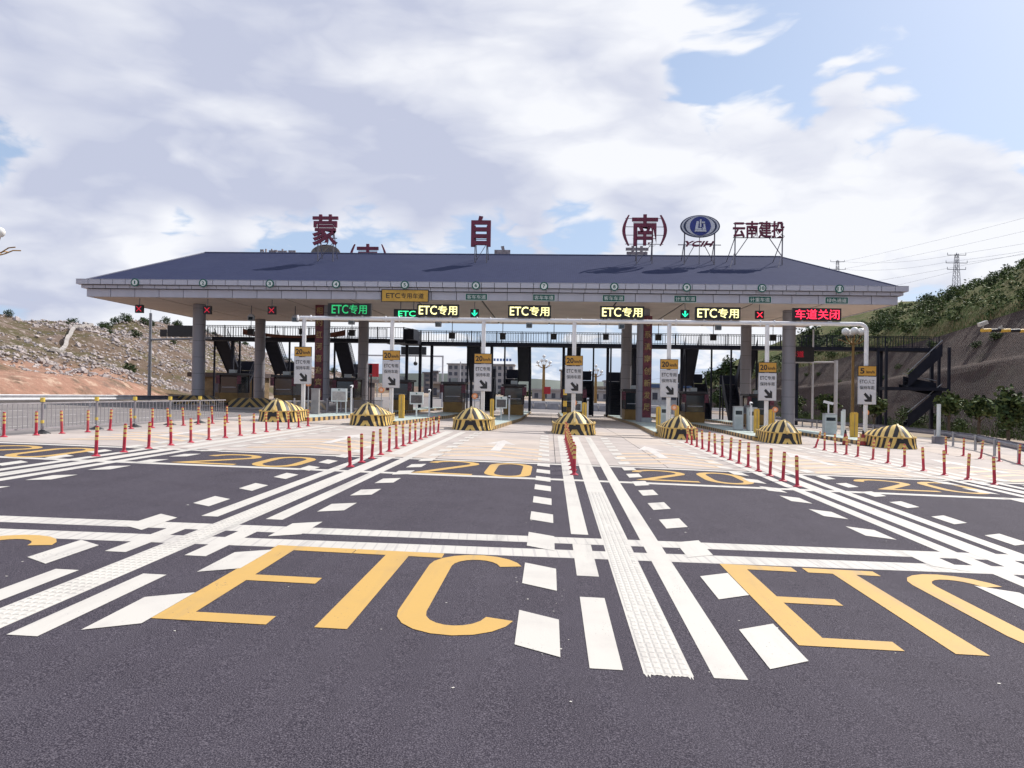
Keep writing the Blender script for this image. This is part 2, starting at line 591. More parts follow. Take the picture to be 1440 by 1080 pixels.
# concrete apron of single slabs; the joints are open gaps
slab_rows = [None, 26.5, 31.2, 36.0, 41.0, 46.0, 51.0, 56.0, 62.0, 68.0, 75.0, 82.0, 90.0]
slab_cols = [-16.6, -13.2, -9.9, -6.6, -3.2, 0.2, 3.4, 6.7, 10.0, 13.4, 16.8, 20.2, 24.5]
APRON = structure(sheet('concrete_apron', [-16.6, 24.5], [24.6, 36, 89.9], 0.003, mat('joint_filler', (0.10, 0.09, 0.09), 0.9)))
random.seed(4)
for r in range(len(slab_rows) - 1):
    for c in range(len(slab_cols) - 1):
        x0, x1 = slab_cols[c] + 0.012, slab_cols[c + 1] - 0.012
        if r == 0:
            ya0, ya1 = apron_edge(x0), apron_edge(x1)
        else:
            ya0 = ya1 = slab_rows[r] + 0.015
        y1 = slab_rows[r + 1] - 0.015
        d = 0.012 + random.uniform(-0.0015, 0.0015)
        mb = MB()
        P = [(x0, ya0), (x1, ya1), (x1, y1), (x0, y1)]
        mb.add([(x, y, gz(x, y) - 0.02) for x, y in P] + [(x, y, gz(x, y) + d) for x, y in P],
               [(4, 5, 6, 7), (0, 1, 5, 4), (1, 2, 6, 5), (2, 3, 7, 6), (3, 0, 4, 7)])
        mb.build('slab', M_CONC if random.random() < 0.6 else M_CONC2, APRON)

# ------------------------------------------------------------------ painted markings (parts of the road)
ASPH_Z, OVER_Z, CONC_Z = 0.0085, 0.0112, 0.0165


def mark(name, pts, dz, m, parent=None):
    mb = MB()
    mb.add([(x, y, gz(x, y) + dz) for x, y in pts], [tuple(range(len(pts)))])
    return mb.build(name, m, parent or ROAD)


def strip(name, line, w, dz, m, jag=0.0):
    """band of width w along a polyline (x,y); ends cut square to x"""
    mb = MB()
    vs, fs = [], []
    for x, y in line:
        d = dz(y) if callable(dz) else dz
        vs += [(x - w / 2, y, gz(x - w / 2, y) + d), (x + w / 2, y, gz(x + w / 2, y) + d)]
    fs = [(2 * i, 2 * i + 1, 2 * i + 3, 2 * i + 2) for i in range(len(line) - 1)]
    mb.add(vs, fs)
    return mb.build(name, m, ROAD)


def layer(y):
    return ASPH_Z + 0.0014 if y < 21.5 else CONC_Z


def stroke(path, w, closed=False):
    """flat outline of a brush of width w along a path, as quads"""
    n = len(path)
    L, Rr = [], []
    for i in range(n):
        if closed:
            a, b = path[i - 1], path[(i + 1) % n]
        else:
            a, b = path[max(0, i - 1)], path[min(n - 1, i + 1)]
        p = Vector(path[i])
        d1 = (p - Vector(a)) if Vector(a) != p else (Vector(b) - p)
        d2 = (Vector(b) - p) if Vector(b) != p else d1
        d1, d2 = d1.normalized(), d2.normalized()
        t = (d1 + d2).normalized()
        nrm = Vector((-t.y, t.x))
        k = 1.0 / max(0.45, t.dot(d1))
        L.append(p + nrm * w / 2 * k)
        Rr.append(p - nrm * w / 2 * k)
    vs = L + Rr
    rng = range(n if closed else n - 1)
    return [(v.x, v.y) for v in vs], [(i, n + i, n + (i + 1) % n, (i + 1) % n) for i in rng]


def stroke_mark(name, paths, w, dz, m, label=None):
    mb = MB()
    for path, closed in paths:
        vs, fs = stroke(path, w, closed)
        mb.add([(x, y, gz(x, y) + dz) for x, y in vs], fs)
    o = mb.build(name, m, ROAD)
    if label:
        o['label'] = label
    return o


def arc(cx, cy, rx, ry, a0, a1, n=8):
    return [(cx + rx * math.cos(R(a0 + (a1 - a0) * i / n)), cy + ry * math.sin(R(a0 + (a1 - a0) * i / n))) for i in range(n + 1)]


def etc_mark(xE, xT, xC, y0, y1, wE, wT, wC, where):
    w = 0.27
    h = w / 2
    yb, yt, ym = y0 + h * 0.9, y1 - h * 0.9, (y0 + y1) / 2 - 0.05
    mb = MB()
    z = OVER_Z

    def rect(x0, x1, ya, yb_):
        mb.add([(x, y, gz(x, y) + z) for x, y in ((x0, ya), (x1, ya), (x1, yb_), (x0, yb_))], [(0, 1, 2, 3)])
    rect(xE, xE + 0.28, y0, y1)
    for ya, ln in ((y0, wE), (ym - 0.12, wE), (y1 - 0.24, wE)):
        rect(xE + 0.28, xE + ln, ya, ya + 0.24)
    tc = xT + wT / 2
    rect(xT, xT + wT, y1 - 0.24, y1)
    rect(tc - 0.14, tc + 0.14, y0, y1 - 0.24)
    cx, rx = xC + wC / 2, wC / 2 - 0.13
    top = arc(cx, y1 - 0.62, rx, 0.50, 12, 180, 9)
    bot = arc(cx, y0 + 0.62, rx, 0.50, 180, 348, 9)
    vs, fs = stroke(top + bot, 0.26)
    mb.add([(x, y, gz(x, y) + z) for x, y in vs], fs)
    o = mb.build('letter_mark', M_ORANGE, ROAD)
    o['label'] = where


etc_mark(-3.37, -2.36, -1.36, 6.42, 9.50, 1.0, 1.09, 1.08, 'large orange ETC lettering left of the middle lane line')
etc_mark(2.15, 3.16, 4.22, 6.66, 9.72, 0.88, 0.86, 1.10, 'large orange ETC lettering right of the middle lane line')
etc_mark(-9.1, -8.0, -6.95, 6.1, 9.36, 1.0, 1.05, 1.08, 'orange ETC lettering cut off by the left edge')


def twenty(cx, y0, y1, wid, where):
    w = 0.24
    l2 = cx - wid / 2
    a = [(l2 + 0.10, y1 - 0.75)] + arc(l2 + wid * 0.24, y1 - 0.70, wid * 0.20, 0.55, 165, -25, 8) + [(l2 + 0.12, y0 + 0.16), (l2 + wid * 0.50, y0 + 0.16)]
    x0, x1 = cx + wid * 0.13, cx + wid * 0.5 - 0.12
    c = (x0 + x1) / 2
    rx = (x1 - x0) / 2
    o = arc(c, y1 - 0.75, rx, 0.62, 0, 180, 8) + arc(c, y0 + 0.75, rx, 0.62, 180, 360, 8)
    stroke_mark('number_mark', [(a, False), (o, True)], w, OVER_Z, M_ORANGE, where)


twenty(-1.80, 17.95, 21.25, 2.75, 'orange number 20 in the lane left of the middle line')
twenty(3.65, 18.6, 21.2, 2.85, 'orange number 20 in the lane right of the middle line')
twenty(-7.45, 17.8, 20.4, 2.8, 'orange number 20 in the second lane from the left')
twenty(9.45, 18.9, 21.3, 2.8, 'orange number 20 in the second lane from the right')
twenty(-13.3, 17.4, 20.2, 2.8, 'orange number 20 in the leftmost lane')

# lane line groups: (middle x near, middle x far)
GROUPS = [(-10.85, -10.45), (-4.55, -4.5), (0.92, 1.06), (6.15, 6.35), (11.95, 11.75)]


def gx(g, off, y):
    a, b = GROUPS[g]
    t = (y - 6.0) / 19.0
    fan = 1.0 + 0.012 * (y - 6.0)
    return a + (b - a) * t + off * fan


ystops = {0: 5.5, 1: 5.6, 2: 5.78, 3: 5.9, 4: 6.0}
for g in range(5):
    ys0 = ystops[g]
    ln = [y for y in np.linspace(ys0, 34.6, 14)]
    strip('lane_line', [(gx(g, 0, y), y) for y in ln], 0.37, layer, M_WHITE)
    # right line runs through to the front in the middle group, elsewhere it breaks up before the stop lines
    for side in (-1, 1):
        through = (g == 2 and side == 1) or (g == 3) or (g == 4)
        st = ys0 if through else 11.22
        strip('lane_line', [(gx(g, side * 0.46, y), y) for y in np.linspace(st, 34.6, 12)], 0.25, layer, M_WHITE)
        if not through:
            for ya, yb in ((8.72, 10.5), (5.83, 7.83)):
                strip('lane_dash', [(gx(g, side * 0.46, ya), ya), (gx(g, side * 0.46, yb), yb)], 0.25, OVER_Z, M_WHITE)
    yc = 6.64
    k = 0
    while yc < 34.5:
        ln = 0.98 if yc < 12 else 0.82
        for side in (-1, 1):
            x = gx(g, side * 0.985, yc)
            w = 0.37 if yc < 14 else 0.345
            sk = 0.24 * side * 0.5
            mark('lane_dash', [(x - w / 2, yc - ln / 2 - sk), (x + w / 2, yc - ln / 2 + sk), (x + w / 2, yc + ln / 2 + sk), (x - w / 2, yc + ln / 2 - sk)],
                 (OVER_Z + 0.0013) if yc < 21 else CONC_Z + 0.002, M_WHITE)
        yc += 1.98 if yc < 11.5 else (1.86 if yc < 15 else 1.62)
        k += 1

for nm, a, b, w in (('stop_line', 10.47, 0.058, 0.45), ('stop_line', 9.58, 0.060, 0.48)):
    pts = [(x, a + 0.02 + b * x) for x in (-16.5, -8, 0, 8, 16)]
    mb = MB()
    vs = []
    for x, y in pts:
        vs += [(x, y, gz(x, y) + ASPH_Z - 0.0004), (x, y + w, gz(x, y + w) + ASPH_Z - 0.0004)]
    mb.add(vs, [(2 * i, 2 * i + 2, 2 * i + 3, 2 * i + 1) for i in range(len(pts) - 1)])
    o = mb.build(nm, M_WHITE_WORN, ROAD)
    ribs = MB()
    x = -16.4
    while x < 15.9:
        y = a + 0.02 + b * x
        ww = random.uniform(0.10, 0.14)
        z = ASPH_Z + 0.0006
        sk = -0.12
        ribs.add([(xx, yy, gz(xx, yy) + z) for xx, yy in ((x, y + 0.012), (x + ww, y + 0.012), (x + ww + sk * 0.3, y + w - 0.012), (x + sk * 0.3, y + w - 0.012))], [(0, 1, 2, 3)])
        x += ww + random.choice([0.012, 0.012, 0.02, 0.03])
    r = ribs.build('raised_rib', M_WHITE, o)
    r['kind'] = 'stuff'
strip_pts = [(-16.4, 17.05), (-10.2, 17.3), (-2.8, 17.65), (2.1, 17.88), (7, 18.0), (16, 18.2)]
mb = MB()
vs = []
for x, y in strip_pts:
    vs += [(x, y, gz(x, y) + ASPH_Z - 0.001), (x, y + 0.32, gz(x, y + 0.32) + ASPH_Z - 0.001)]
mb.add(vs, [(2 * i, 2 * i + 2, 2 * i + 3, 2 * i + 1) for i in range(len(strip_pts) - 1)])
mb.build('cross_line', M_WHITE, ROAD)
mb = MB()
vs = []
for x in np.linspace(-16.4, 20, 12):
    y = apron_edge(x) - 0.42
    vs += [(x, y, gz(x, y) + ASPH_Z - 0.001), (x, y + 0.3, gz(x, y + 0.3) + ASPH_Z - 0.001)]
mb.add(vs, [(2 * i, 2 * i + 2, 2 * i + 3, 2 * i + 1) for i in range(11)])
mb.build('cross_line', M_WHITE, ROAD)

# raised cells of the rumble line
for g in (1, 2):
    cells = MB()
    y = ystops[g] + 0.02
    while y < 16:
        for c in range(5):
            x = gx(g, 0, y) - 0.165 + c * 0.067 + random.uniform(-.003, .003)
            z = layer(y) + 0.0005
            if random.random() < 0.04:
                continue
            h = 0.005
            b = [(x, y), (x + 0.058, y), (x + 0.058, y + 0.10), (x, y + 0.10)]
            t = [(x + .012, y + .012), (x + .046, y + .012), (x + .046, y + .088), (x + .012, y + .088)]
            cells.add([(p, q, gz(p, q) + z) for p, q in b] + [(p, q, gz(p, q) + z + h) for p, q in t],
                      [(4, 5, 6, 7), (0, 1, 5, 4), (1, 2, 6, 5), (2, 3, 7, 6), (3, 0, 4, 7)])
        y += 0.115
    o = cells.build('rumble_cell', M_WHITE, ROAD)
    o['kind'] = 'stuff'

jg = MB()
for g in (1, 2):
    x = gx(g, -.18, ystops[g])
    while x < gx(g, .17, ystops[g]):
        w = random.uniform(.015, .05)
        l = random.uniform(.01, .07)
        y = ystops[g]
        jg.add([(p, q, gz(p, q) + layer(q)) for p, q in ((x, y), (x + w * .5, y - l), (x + w, y))], [(0, 1, 2)])
        x += w
jo = jg.build('paint_edge', M_WHITE, ROAD)
jo['kind'] = 'stuff'
# chevrons and arrows on the concrete
for cx in (-7.4, -1.75, 3.75, 9.2, -13.0, 14.6):
    for yb in (22.3, 23.5, 24.7, 25.9):
        arm, th = 1.55, 0.42
        pts_l = [(cx - arm, yb), (cx, yb + 1.0), (cx, yb + 1.0 + th), (cx - arm, yb + th)]
        pts_r = [(cx, yb + 1.0), (cx + arm, yb), (cx + arm, yb + th), (cx, yb + 1.0 + th)]
        mb = MB()
        for P in (pts_l, pts_r):
            mb.add([(x, y, gz(x, y) + CONC_Z - 0.0014) for x, y in P], [(0, 1, 2, 3)])
        mb.build('chevron_mark', M_ORANGE_PALE, ROAD)
    mb = MB()
    A = [(cx - .16, 25.2), (cx + .16, 25.2), (cx + .16, 28.4), (cx + .55, 28.0), (cx, 30.4), (cx - .55, 28.0), (cx - .16, 28.4)]
    mb.add([(x, y, gz(x, y) + CONC_Z) for x, y in A], [tuple(range(7))])
    mb.build('arrow_mark', M_ARROW, ROAD)
# scraps of spilt paint on the asphalt
scr = MB()
random.seed(9)
for i in range(110):
    if i < 85:
        g = random.choice([1, 2, 2, 2, 3])
        x, y = gx(g, random.choice([-.985, .985]), 8) + random.uniform(-.3, .3), random.uniform(6, 13)
    else:
        x, y = random.uniform(-6, 6), random.uniform(3.2, 9)
    s = random.uniform(.004, .012) * (1.6 if random.random() < .08 else 1)
    n = 5
    a0 = random.random() * 6
    scr.add([(x + s * random.uniform(.5, 1.6) * math.cos(a0 + 6.28 * j / n), y + s * random.uniform(.5, 1.6) * math.sin(a0 + 6.28 * j / n), 0) for j in range(n)], [tuple(range(n))])
scr.v = [(x, y, gz(x, y) + 0.010) for x, y, z in scr.v]
o = scr.build('paint_speck', M_WHITE, ROAD)
o['kind'] = 'stuff'
# lane lines of the far-side carriageway on the left
for xx, w in ((-19.0, .15), (-22.6, .15), (-26.2, .2)):
    for k in range(14):
        y0 = 14 + k * 5.0
        strip('lane_dash', [(xx, y0), (xx, y0 + 3.2)], w, 0.008, M_WHITE_WORN)

# ================================================================== terrain beside the road
def interp(tab, t):
    if t <= tab[0][0]:
        return tab[0][1]
    for (a, b), (c, d) in zip(tab, tab[1:]):
        if t <= c:
            return b + (d - b) * (t - a) / (c - a)
    return tab[-1][1]


def terrain_mat(name, layers, base, bump=0.6):
    """layers: (noise scale, lo, hi, colour, z range or None)"""
    m = bpy.data.materials.new(name)
    m.use_nodes = True
    g = NT(m.node_tree)
    b = g.n['Principled BSDF']
    tc = g.node('ShaderNodeTexCoord')
    P = tc.outputs['Object']
    sp = g.node('ShaderNodeSeparateXYZ')
    g.l.new(P, sp.inputs[0])
    c = g.mix(g.noise(P, 0.6, 8.0, 0.7), tuple(k * .7 for k in base), tuple(k * 1.25 for k in base))
    for i, (sc, lo, hi, col, zr, *yr) in enumerate(layers):
        f = g.ramp(g.noise(g.vmath('ADD', P, (i * 17.3, i * 5.1, i)), sc, 8.0, 0.68), lo, hi)
        if zr:
            zz = g.math('ADD', sp.outputs[2], g.math('MULTIPLY', g.math('SUBTRACT', g.noise(P, 0.12, 5.0), 0.5), zr[2]))
            f = g.math('MULTIPLY', f, g.ramp(zz, zr[0], zr[1]))
        if yr:
            f = g.math('MULTIPLY', f, g.ramp(sp.outputs[1], yr[0][0], yr[0][1]))
        c = g.mix(f, c, col)
    g.l.new(c, b.inputs['Base Color'])
    b.inputs['Roughness'].default_value = 0.95
    b.inputs['Specular IOR Level'].default_value = 0.1
    bp = g.node('ShaderNodeBump')
    bp.inputs['Strength'].default_value = bump
    bp.inputs['Distance'].default_value = 0.5
    g.l.new(g.noise(P, 1.6, 8.0, 0.7), bp.inputs['Height'])
    g.l.new(bp.outputs[0], b.inputs['Normal'])
    return m


M_HILL = terrain_mat('rocky_hill', [(0.09, 0.44, 0.56, (0.095, 0.082, 0.042), None), (0.05, 0.48, 0.6, (0.14, 0.10, 0.072), None),
                                    (1.1, 0.54, 0.64, (0.36, 0.30, 0.275), (3.0, 6.0, 6.0)),
                                    (0.35, 0.30, 0.55, (0.36, 0.205, 0.15), (5.2, 3.2, 3.0), (102, 88)),
                                    (0.7, 0.52, 0.66, (0.52, 0.37, 0.28), (5.2, 3.2, 3.0), (102, 86))], (0.18, 0.132, 0.108))
LRIDGE = [(-40, 13.5), (60, 13.2), (123, 13.6), (141, 13.9), (189, 16.2), (230, 11.4), (285, 6.0), (380, 3.0), (560, 1.0)]


def hill_left(y, v):
    """v 0 at the foot, 1 on the ridge, up to 1.6 behind it"""
    foot = -46.0
    x = foot - 42 * v
    zb = gz(foot, y) - 0.3
    top = interp(LRIDGE, y * 1.0)
    if v <= 1:
        k = max(0.0, min(1.0, (98 - y) / 14))
        prof = 0.17 * k * min(1, v / 0.07) + (1 - .17 * k) * max(0, (v - 0.07 * k) / (1 - .07 * k)) ** (1.0 + .12 * k)
    else:
        prof = 1 - 0.9 * (v - 1)
    amp = min(1.0, v * 5)
    n = mnoise.fractal(Vector((x * .05, y * .05, 0)), 1.0, 2.0, 5) * 1.6 * amp + mnoise.noise(Vector((x * .5, y * .5, 3))) * .3 * amp
    return (x, y, zb + (top - zb) * prof + n)


mb = MB()
ysL = list(np.linspace(-30, 560, 150))
vsL = list(np.linspace(0, 1.5, 40))
mb.add([hill_left(y, v) for y in ysL for v in vsL], [(j * 40 + i, (j + 1) * 40 + i, (j + 1) * 40 + i + 1, j * 40 + i + 1) for j in range(149) for i in range(39)])
structure(mb.build('rocky_hillside', M_HILL, smooth=True))

mb = MB()
DRK = [(1.0, 141), (.86, 134), (.70, 118), (.55, 106), (.38, 93)]
DR = [(interp(sorted(DRK), v), v) for v in np.linspace(1.0, .38, 60)]
vs = []
for y, v in DR:
    for dy in (-.55, .55):
        x, yy, z = hill_left(y + dy, v)
        vs.append((x, yy, z + .22))
mb.add(vs, [(2 * i, 2 * i + 1, 2 * i + 3, 2 * i + 2) for i in range(len(DR) - 1)])
o = structure(mb.build('drainage_path', mat('drain_concrete', (.34, .31, .29), .9, .2, 1.0)))
sol = o.modifiers.new('thickness', 'SOLIDIFY')
sol.thickness = .4
sol.offset = -1

M_CUT = bpy.data.materials.new('netted_cut')
M_CUT.use_nodes = True


def cut_mat():
    g = NT(M_CUT.node_tree)
    b = g.n['Principled BSDF']
    tc = g.node('ShaderNodeTexCoord')
    P = tc.outputs['Object']
    c = g.mix(g.ramp(g.noise(P, 0.25, 8.0, 0.7), 0.35, 0.65), (0.036, 0.018, 0.014), (0.072, 0.039, 0.029))
    c = g.mix(g.ramp(g.noise(P, 1.3, 6.0, 0.7), 0.55, 0.75), c, (0.085, 0.06, 0.048))
    c = g.mix(g.ramp(g.noise(P, 0.13, 6.0, 0.7), 0.58, 0.72), c, (0.075, 0.065, 0.035))
    # woven net with grass tufts: slanted bands
    mp = g.node('ShaderNodeMapping')
    mp.inputs['Rotation'].default_value = (R(35), 0, 0)
    mp.inputs['Scale'].default_value = (1, 1, 1)
    g.l.new(P, mp.inputs['Vector'])
    wv = g.node('ShaderNodeTexWave', wave_type='BANDS', bands_direction='Y')
    g.l.new(mp.outputs[0], wv.inputs['Vector'])
    wv.inputs['Scale'].default_value = 0.95
    wv.inputs['Distortion'].default_value = 2.6
    wv.inputs['Detail'].default_value = 3
    wv.inputs['Detail Scale'].default_value = 2.0
    c = g.mix(g.math('MULTIPLY', g.ramp(wv.outputs['Fac'], 0.55, 0.95), 0.6), c, (0.078, 0.052, 0.046))
    g.l.new(c, b.inputs['Base Color'])
    b.inputs['Roughness'].default_value = 0.95
    bp = g.node('ShaderNodeBump')
    bp.inputs['Strength'].default_value = 0.7
    bp.inputs['Distance'].default_value = 0.35
    g.l.new(g.math('ADD', wv.outputs['Fac'], g.noise(P, 2.0, 6.0, 0.7)), bp.inputs['Height'])
    g.l.new(bp.outputs[0], b.inputs['Normal'])


cut_mat()
M_TOPSOIL = terrain_mat('grassy_top', [(0.25, 0.42, 0.6, (0.075, 0.095, 0.03), None), (0.8, 0.6, 0.7, (0.24, 0.19, 0.12), None)], (0.13, 0.12, 0.055))
CUT_H = [(-30, 17.5), (60, 16.6), (83, 14.9), (110, 11.9), (126, 10.6), (185, 5.3), (260, 3.0), (400, 1.5)]
RID_Z = [(-30, 28), (90, 26.0), (117, 23.6), (137, 21.5), (170, 19.6), (220, 14.0), (300, 8.0), (400, 4.0)]
FOOT = [(-30, 27), (30, 31), (58, 37), (80, 40.8), (110, 40.8), (150, 37), (200, 34), (400, 34)]


def foot_right(y):
    return interp(FOOT, y)


def cut_right(y, v):
    xf = foot_right(y)
    zb = gz(min(xf, 60), y) - 0.2
    h = interp(CUT_H, y)
    a = min(1.0, v * 4)
    n = mnoise.fractal(Vector((v * 2.0, y * .06, 5)), 1.0, 2.0, 4) * .9 * a
    # bench half way up
    if v < .5:
        x, z = xf + v * 2 * h * .42, zb + v * 2 * h * .52
    elif v < .6:
        t = (v - .5) * 10
        x, z = xf + h * .42 + t * 1.3, zb + h * .52 + t * .25
    else:
        t = (v - .6) / .4
        x, z = xf + h * .42 + 1.3 + t * h * .46, zb + h * .52 + .25 + t * (h * .48 - .25)
    return (x + n * .7, y, z + n * .3)


def top_right(y, v):
    x0, _, z0 = cut_right(y, 1.0)
    x1, z1 = max(x0 + 18, 73), interp(RID_Z, y)
    if v <= 1:
        x = x0 + (x1 - x0) * v
        z = z0 + (z1 - z0) * (v ** .85)
    else:
        x = x1 + (v - 1) * 60
        z = z1 - (v - 1) * 6
    n = mnoise.fractal(Vector((x * .06, y * .06, 1)), 1.0, 2.0, 4) * 1.0 * min(1, v * 4)
    return (x, y, z + n)


ysR = list(np.linspace(-30, 400, 150))
vR = list(np.linspace(0, 1, 24))
mb = MB()
mb.add([cut_right(y, v) for y in ysR for v in vR], [(j * 24 + i, (j + 1) * 24 + i, (j + 1) * 24 + i + 1, j * 24 + i + 1) for j in range(149) for i in range(23)])
mb.f = [tuple(reversed(f)) for f in mb.f]
structure(mb.build('cut_slope', M_CUT, smooth=True))
vT = list(np.linspace(0, 1.6, 24))
mb = MB()
mb.add([top_right(y, v) for y in ysR for v in vT], [(j * 24 + i, j * 24 + i + 1, (j + 1) * 24 + i + 1, (j + 1) * 24 + i) for j in range(149) for i in range(23)])
structure(mb.build('grassy_hilltop', M_TOPSOIL, smooth=True))
# far low hills on the horizon
M_FARHILL = mat('far_hill', (0.16, 0.18, 0.16), 0.95, 0.25, 0.01)
mb = MB()
n = 60
vs = []
for i in range(n):
    x = -900 + 1800 * i / (n - 1)
    h = 13 + 9 * mnoise.fractal(Vector((x * .004, 2, 0)), 1.0, 2.0, 4) + (x < -100) * 5
    vs += [(x, 900, -8), (x, 930, h), (x, 1100, -8)]
mb.add(vs, [f for i in range(n - 1) for f in ((3 * i, 3 * i + 3, 3 * i + 4, 3 * i + 1), (3 * i + 1, 3 * i + 4, 3 * i + 5, 3 * i + 2))])
structure(mb.build('distant_hills', M_FARHILL, smooth=True))

# ================================================================== canopy
CAN = thing('toll_canopy', 'long grey toll canopy with dark blue hipped roof over all the lanes', 'canopy')
XL, XR, YF, YB = -33.75, 24.1, 53.0, 73.5
Z3, Z2, Z1, Z0 = 9.44, 9.05, 8.80, 8.22
RX0, RX1, RY, RZ = -29.1, 18.5, 63.2, 13.12
M_ROOF = bpy.data.materials.new('blue_shingle')
M_ROOF.use_nodes = True
g = NT(M_ROOF.node_tree)
tc = g.node('ShaderNodeTexCoord')
br = g.node('ShaderNodeTexBrick')
mp = g.node('ShaderNodeMapping')
mp.inputs['Scale'].default_value = (1, 1, 1)
g.l.new(tc.outputs['Object'], mp.inputs['Vector'])
g.l.new(mp.outputs[0], br.inputs['Vector'])
br.inputs['Color1'].default_value = (0.027, 0.034, 0.084, 1)
br.inputs['Color2'].default_value = (0.035, 0.043, 0.100, 1)
br.inputs['Mortar'].default_value = (0.019, 0.024, 0.060, 1)
br.inputs['Scale'].default_value = 1.6
br.inputs['Mortar Size'].default_value = 0.035
nz = g.noise(tc.outputs['Object'], 0.35, 6.0, 0.6)
g.l.new(g.mix(g.ramp(nz, 0.4, 0.75, 0.0, 0.35), br.outputs['Color'], (0.040, 0.048, 0.096)), g.n['Principled BSDF'].inputs['Base Color'])
g.n['Principled BSDF'].inputs['Roughness'].default_value = 0.9
g.n['Principled BSDF'].inputs['Specular IOR Level'].default_value = 0.15
M_FASC = mat('fascia_panel', (0.47, 0.465, 0.54), 0.45, 0.06, 0.4, metal=0.0, dirt=0.25, dirtcol=(0.36, 0.345, 0.385))
M_SOFF = mat('soffit_panel', (0.80, 0.67, 0.59), 0.6, 0.05, 0.5, dirt=0.22, dirtcol=(0.62, 0.50, 0.43))
M_JOINT = mat('panel_backing', (0.10, 0.095, 0.10), 0.8)
roof = MB()
e = 0.02
roof.add([(XL + .5, YF + .5, Z3 + e), (XR - .5, YF + .5, Z3 + e), (XR - .5, YB - .5, Z3 + e), (XL + .5, YB - .5, Z3 + e), (RX0, RY, RZ), (RX1, RY, RZ)],
         [(0, 1, 5, 4), (1, 2, 5), (2, 3, 4, 5), (3, 0, 4)])
RO = roof.build('roof', M_ROOF, CAN)
rc = MB()
rc.bar((RX0, RY, RZ), (RX1, RY, RZ), 0.09, 8)
for a, b in (((RX0, RY, RZ), (XL + .5, YF + .5, Z3 + e)), ((RX1, RY, RZ), (XR - .5, YF + .5, Z3 + e))):
    rc.bar(a, b, 0.07, 6)
rc.build('ridge_cap', mat('ridge_cap', (0.045, 0.052, 0.11), 0.6), RO)
core = MB()
core.box(XL + .75, XR - .75, YF + .75, YB - .75, Z0 + .05, Z3 - .04)
core.box(XL + .3, XR - .3, YF + .3, YB - .3, Z1 + .05, Z3 - .03)
core.build('frame_core', M_JOINT, CAN)
gut = MB()
gut.box(XL, XR, YF, YB, Z3 - .02, Z3)
gut.build('gutter_plate', M_FASC, CAN)
# single fascia panels, three steps, front and ends
tiers = [(Z2 + .01, Z3 - .022, 0.0, 0.90), (Z1 + .01, Z2 - .005, 0.24, 0.90), (Z0, Z1 - .005, 0.50, 1.80)]
for zl, zh, inset, wid in tiers:
    x0, x1 = XL + inset, XR - inset
    n = round((x1 - x0) / wid)
    me = MB().box(0.02, (x1 - x0) / n - 0.02, 0, 0.24, zl + .012, zh - .012).mesh('fascia_panel', M_FASC)
    for k in range(n):
        link('fascia_panel', me, CAN, (x0 + (x1 - x0) * k / n, YF + inset, 0))
    y0, y1 = YF + inset + .24, YB - inset
    m2 = round((y1 - y0) / 1.8)
    me2 = MB().box(0, 0.24, 0.02, (y1 - y0) / m2 - 0.02, zl + .012, zh - .012).mesh('fascia_panel', M_FASC)
    for k in range(m2):
        link('fascia_panel', me2, CAN, (x0, y0 + (y1 - y0) * k / m2, 0))
        link('fascia_panel', me2, CAN, (x1 - .24, y0 + (y1 - y0) * k / m2, 0))
# soffit panels with open joints
sx = np.linspace(XL + .76, XR - .76, 13)
sy = np.linspace(YF + .76, YB - .76, 3)
for a, b in zip(sx, sx[1:]):
    for c, d in zip(sy, sy[1:]):
        mb = MB()
        mb.box(a + .07, b - .07, c + .07, d - .07, Z0 + .002, Z0 + .04)
        mb.build('soffit_panel', M_SOFF, CAN)
# columns clad in ringed sheet
M_CLAD = mat('column_sheet', (0.27, 0.262, 0.295), 0.38, 0.04, 0.3)
for cxx in (-27.05, -17.3, 6.95, 17.7):
    for cy in (58.0, 70.5):
        zb = gz(cxx, cy)
        col = MB()
        col.lathe([(0.45, zb - .1), (0.45, Z0)], 24, (cxx, cy, 0))
        co = col.build('column', mat('column_core', (0.12, 0.115, 0.12), 0.6), CAN, True)
        z = zb + 0.02
        while z < Z0 - .1:
            zt = min(z + 1.22, Z0 - .02)
            mb = MB()
            mb.lathe([(0.475, z), (0.475, zt)], 28, (cxx, cy, 0))
            me = mb.mesh('cladding_ring', M_CLAD)
            me.polygons.foreach_set('use_smooth', [True] * len(me.polygons))
            me.set_sharp_from_angle(angle=R(42))
            link('cladding_ring', me, co)
            z = zt + 0.03

# couplet boards on the two inner front columns
M_BOARD = mat('couplet_board', (0.13, 0.022, 0.034), 0.6, 0.5, 4.0, dirt=0.5, dirtcol=(0.10, 0.05, 0.07), dscale=3)
M_GOLD = mat('gold_leaf', (0.36, 0.25, 0.09), 0.5, 0.35, 5)
for cxx, txt, nm in ((-17.5, '相约红河喜迎宾朋', 'left'), (7.22, '心系滇南创新发展', 'right')):
    zb = gz(cxx, 58)
    t = thing('couplet_board', 'tall dark red couplet board with gold characters on the %s inner front column' % nm, 'sign board', (cxx, 57.50, zb))
    MB().box(-.32, .32, -.06, .14, 0.55, 8.1).build('board', M_BOARD, t)
    MB().box(-.37, .37, -.09, .14, 0.02, 0.55).build('plinth', mat('plinth_stone', (0.36, 0.38, 0.39), 0.6), t)
    z = 7.95
    step = 7.2 / len(txt)
    for ch in txt:
        text_part(ch, -.235, .235, z - .60, z - .06, -.085, .02, M_GOLD, t, 'character')
        z -= step

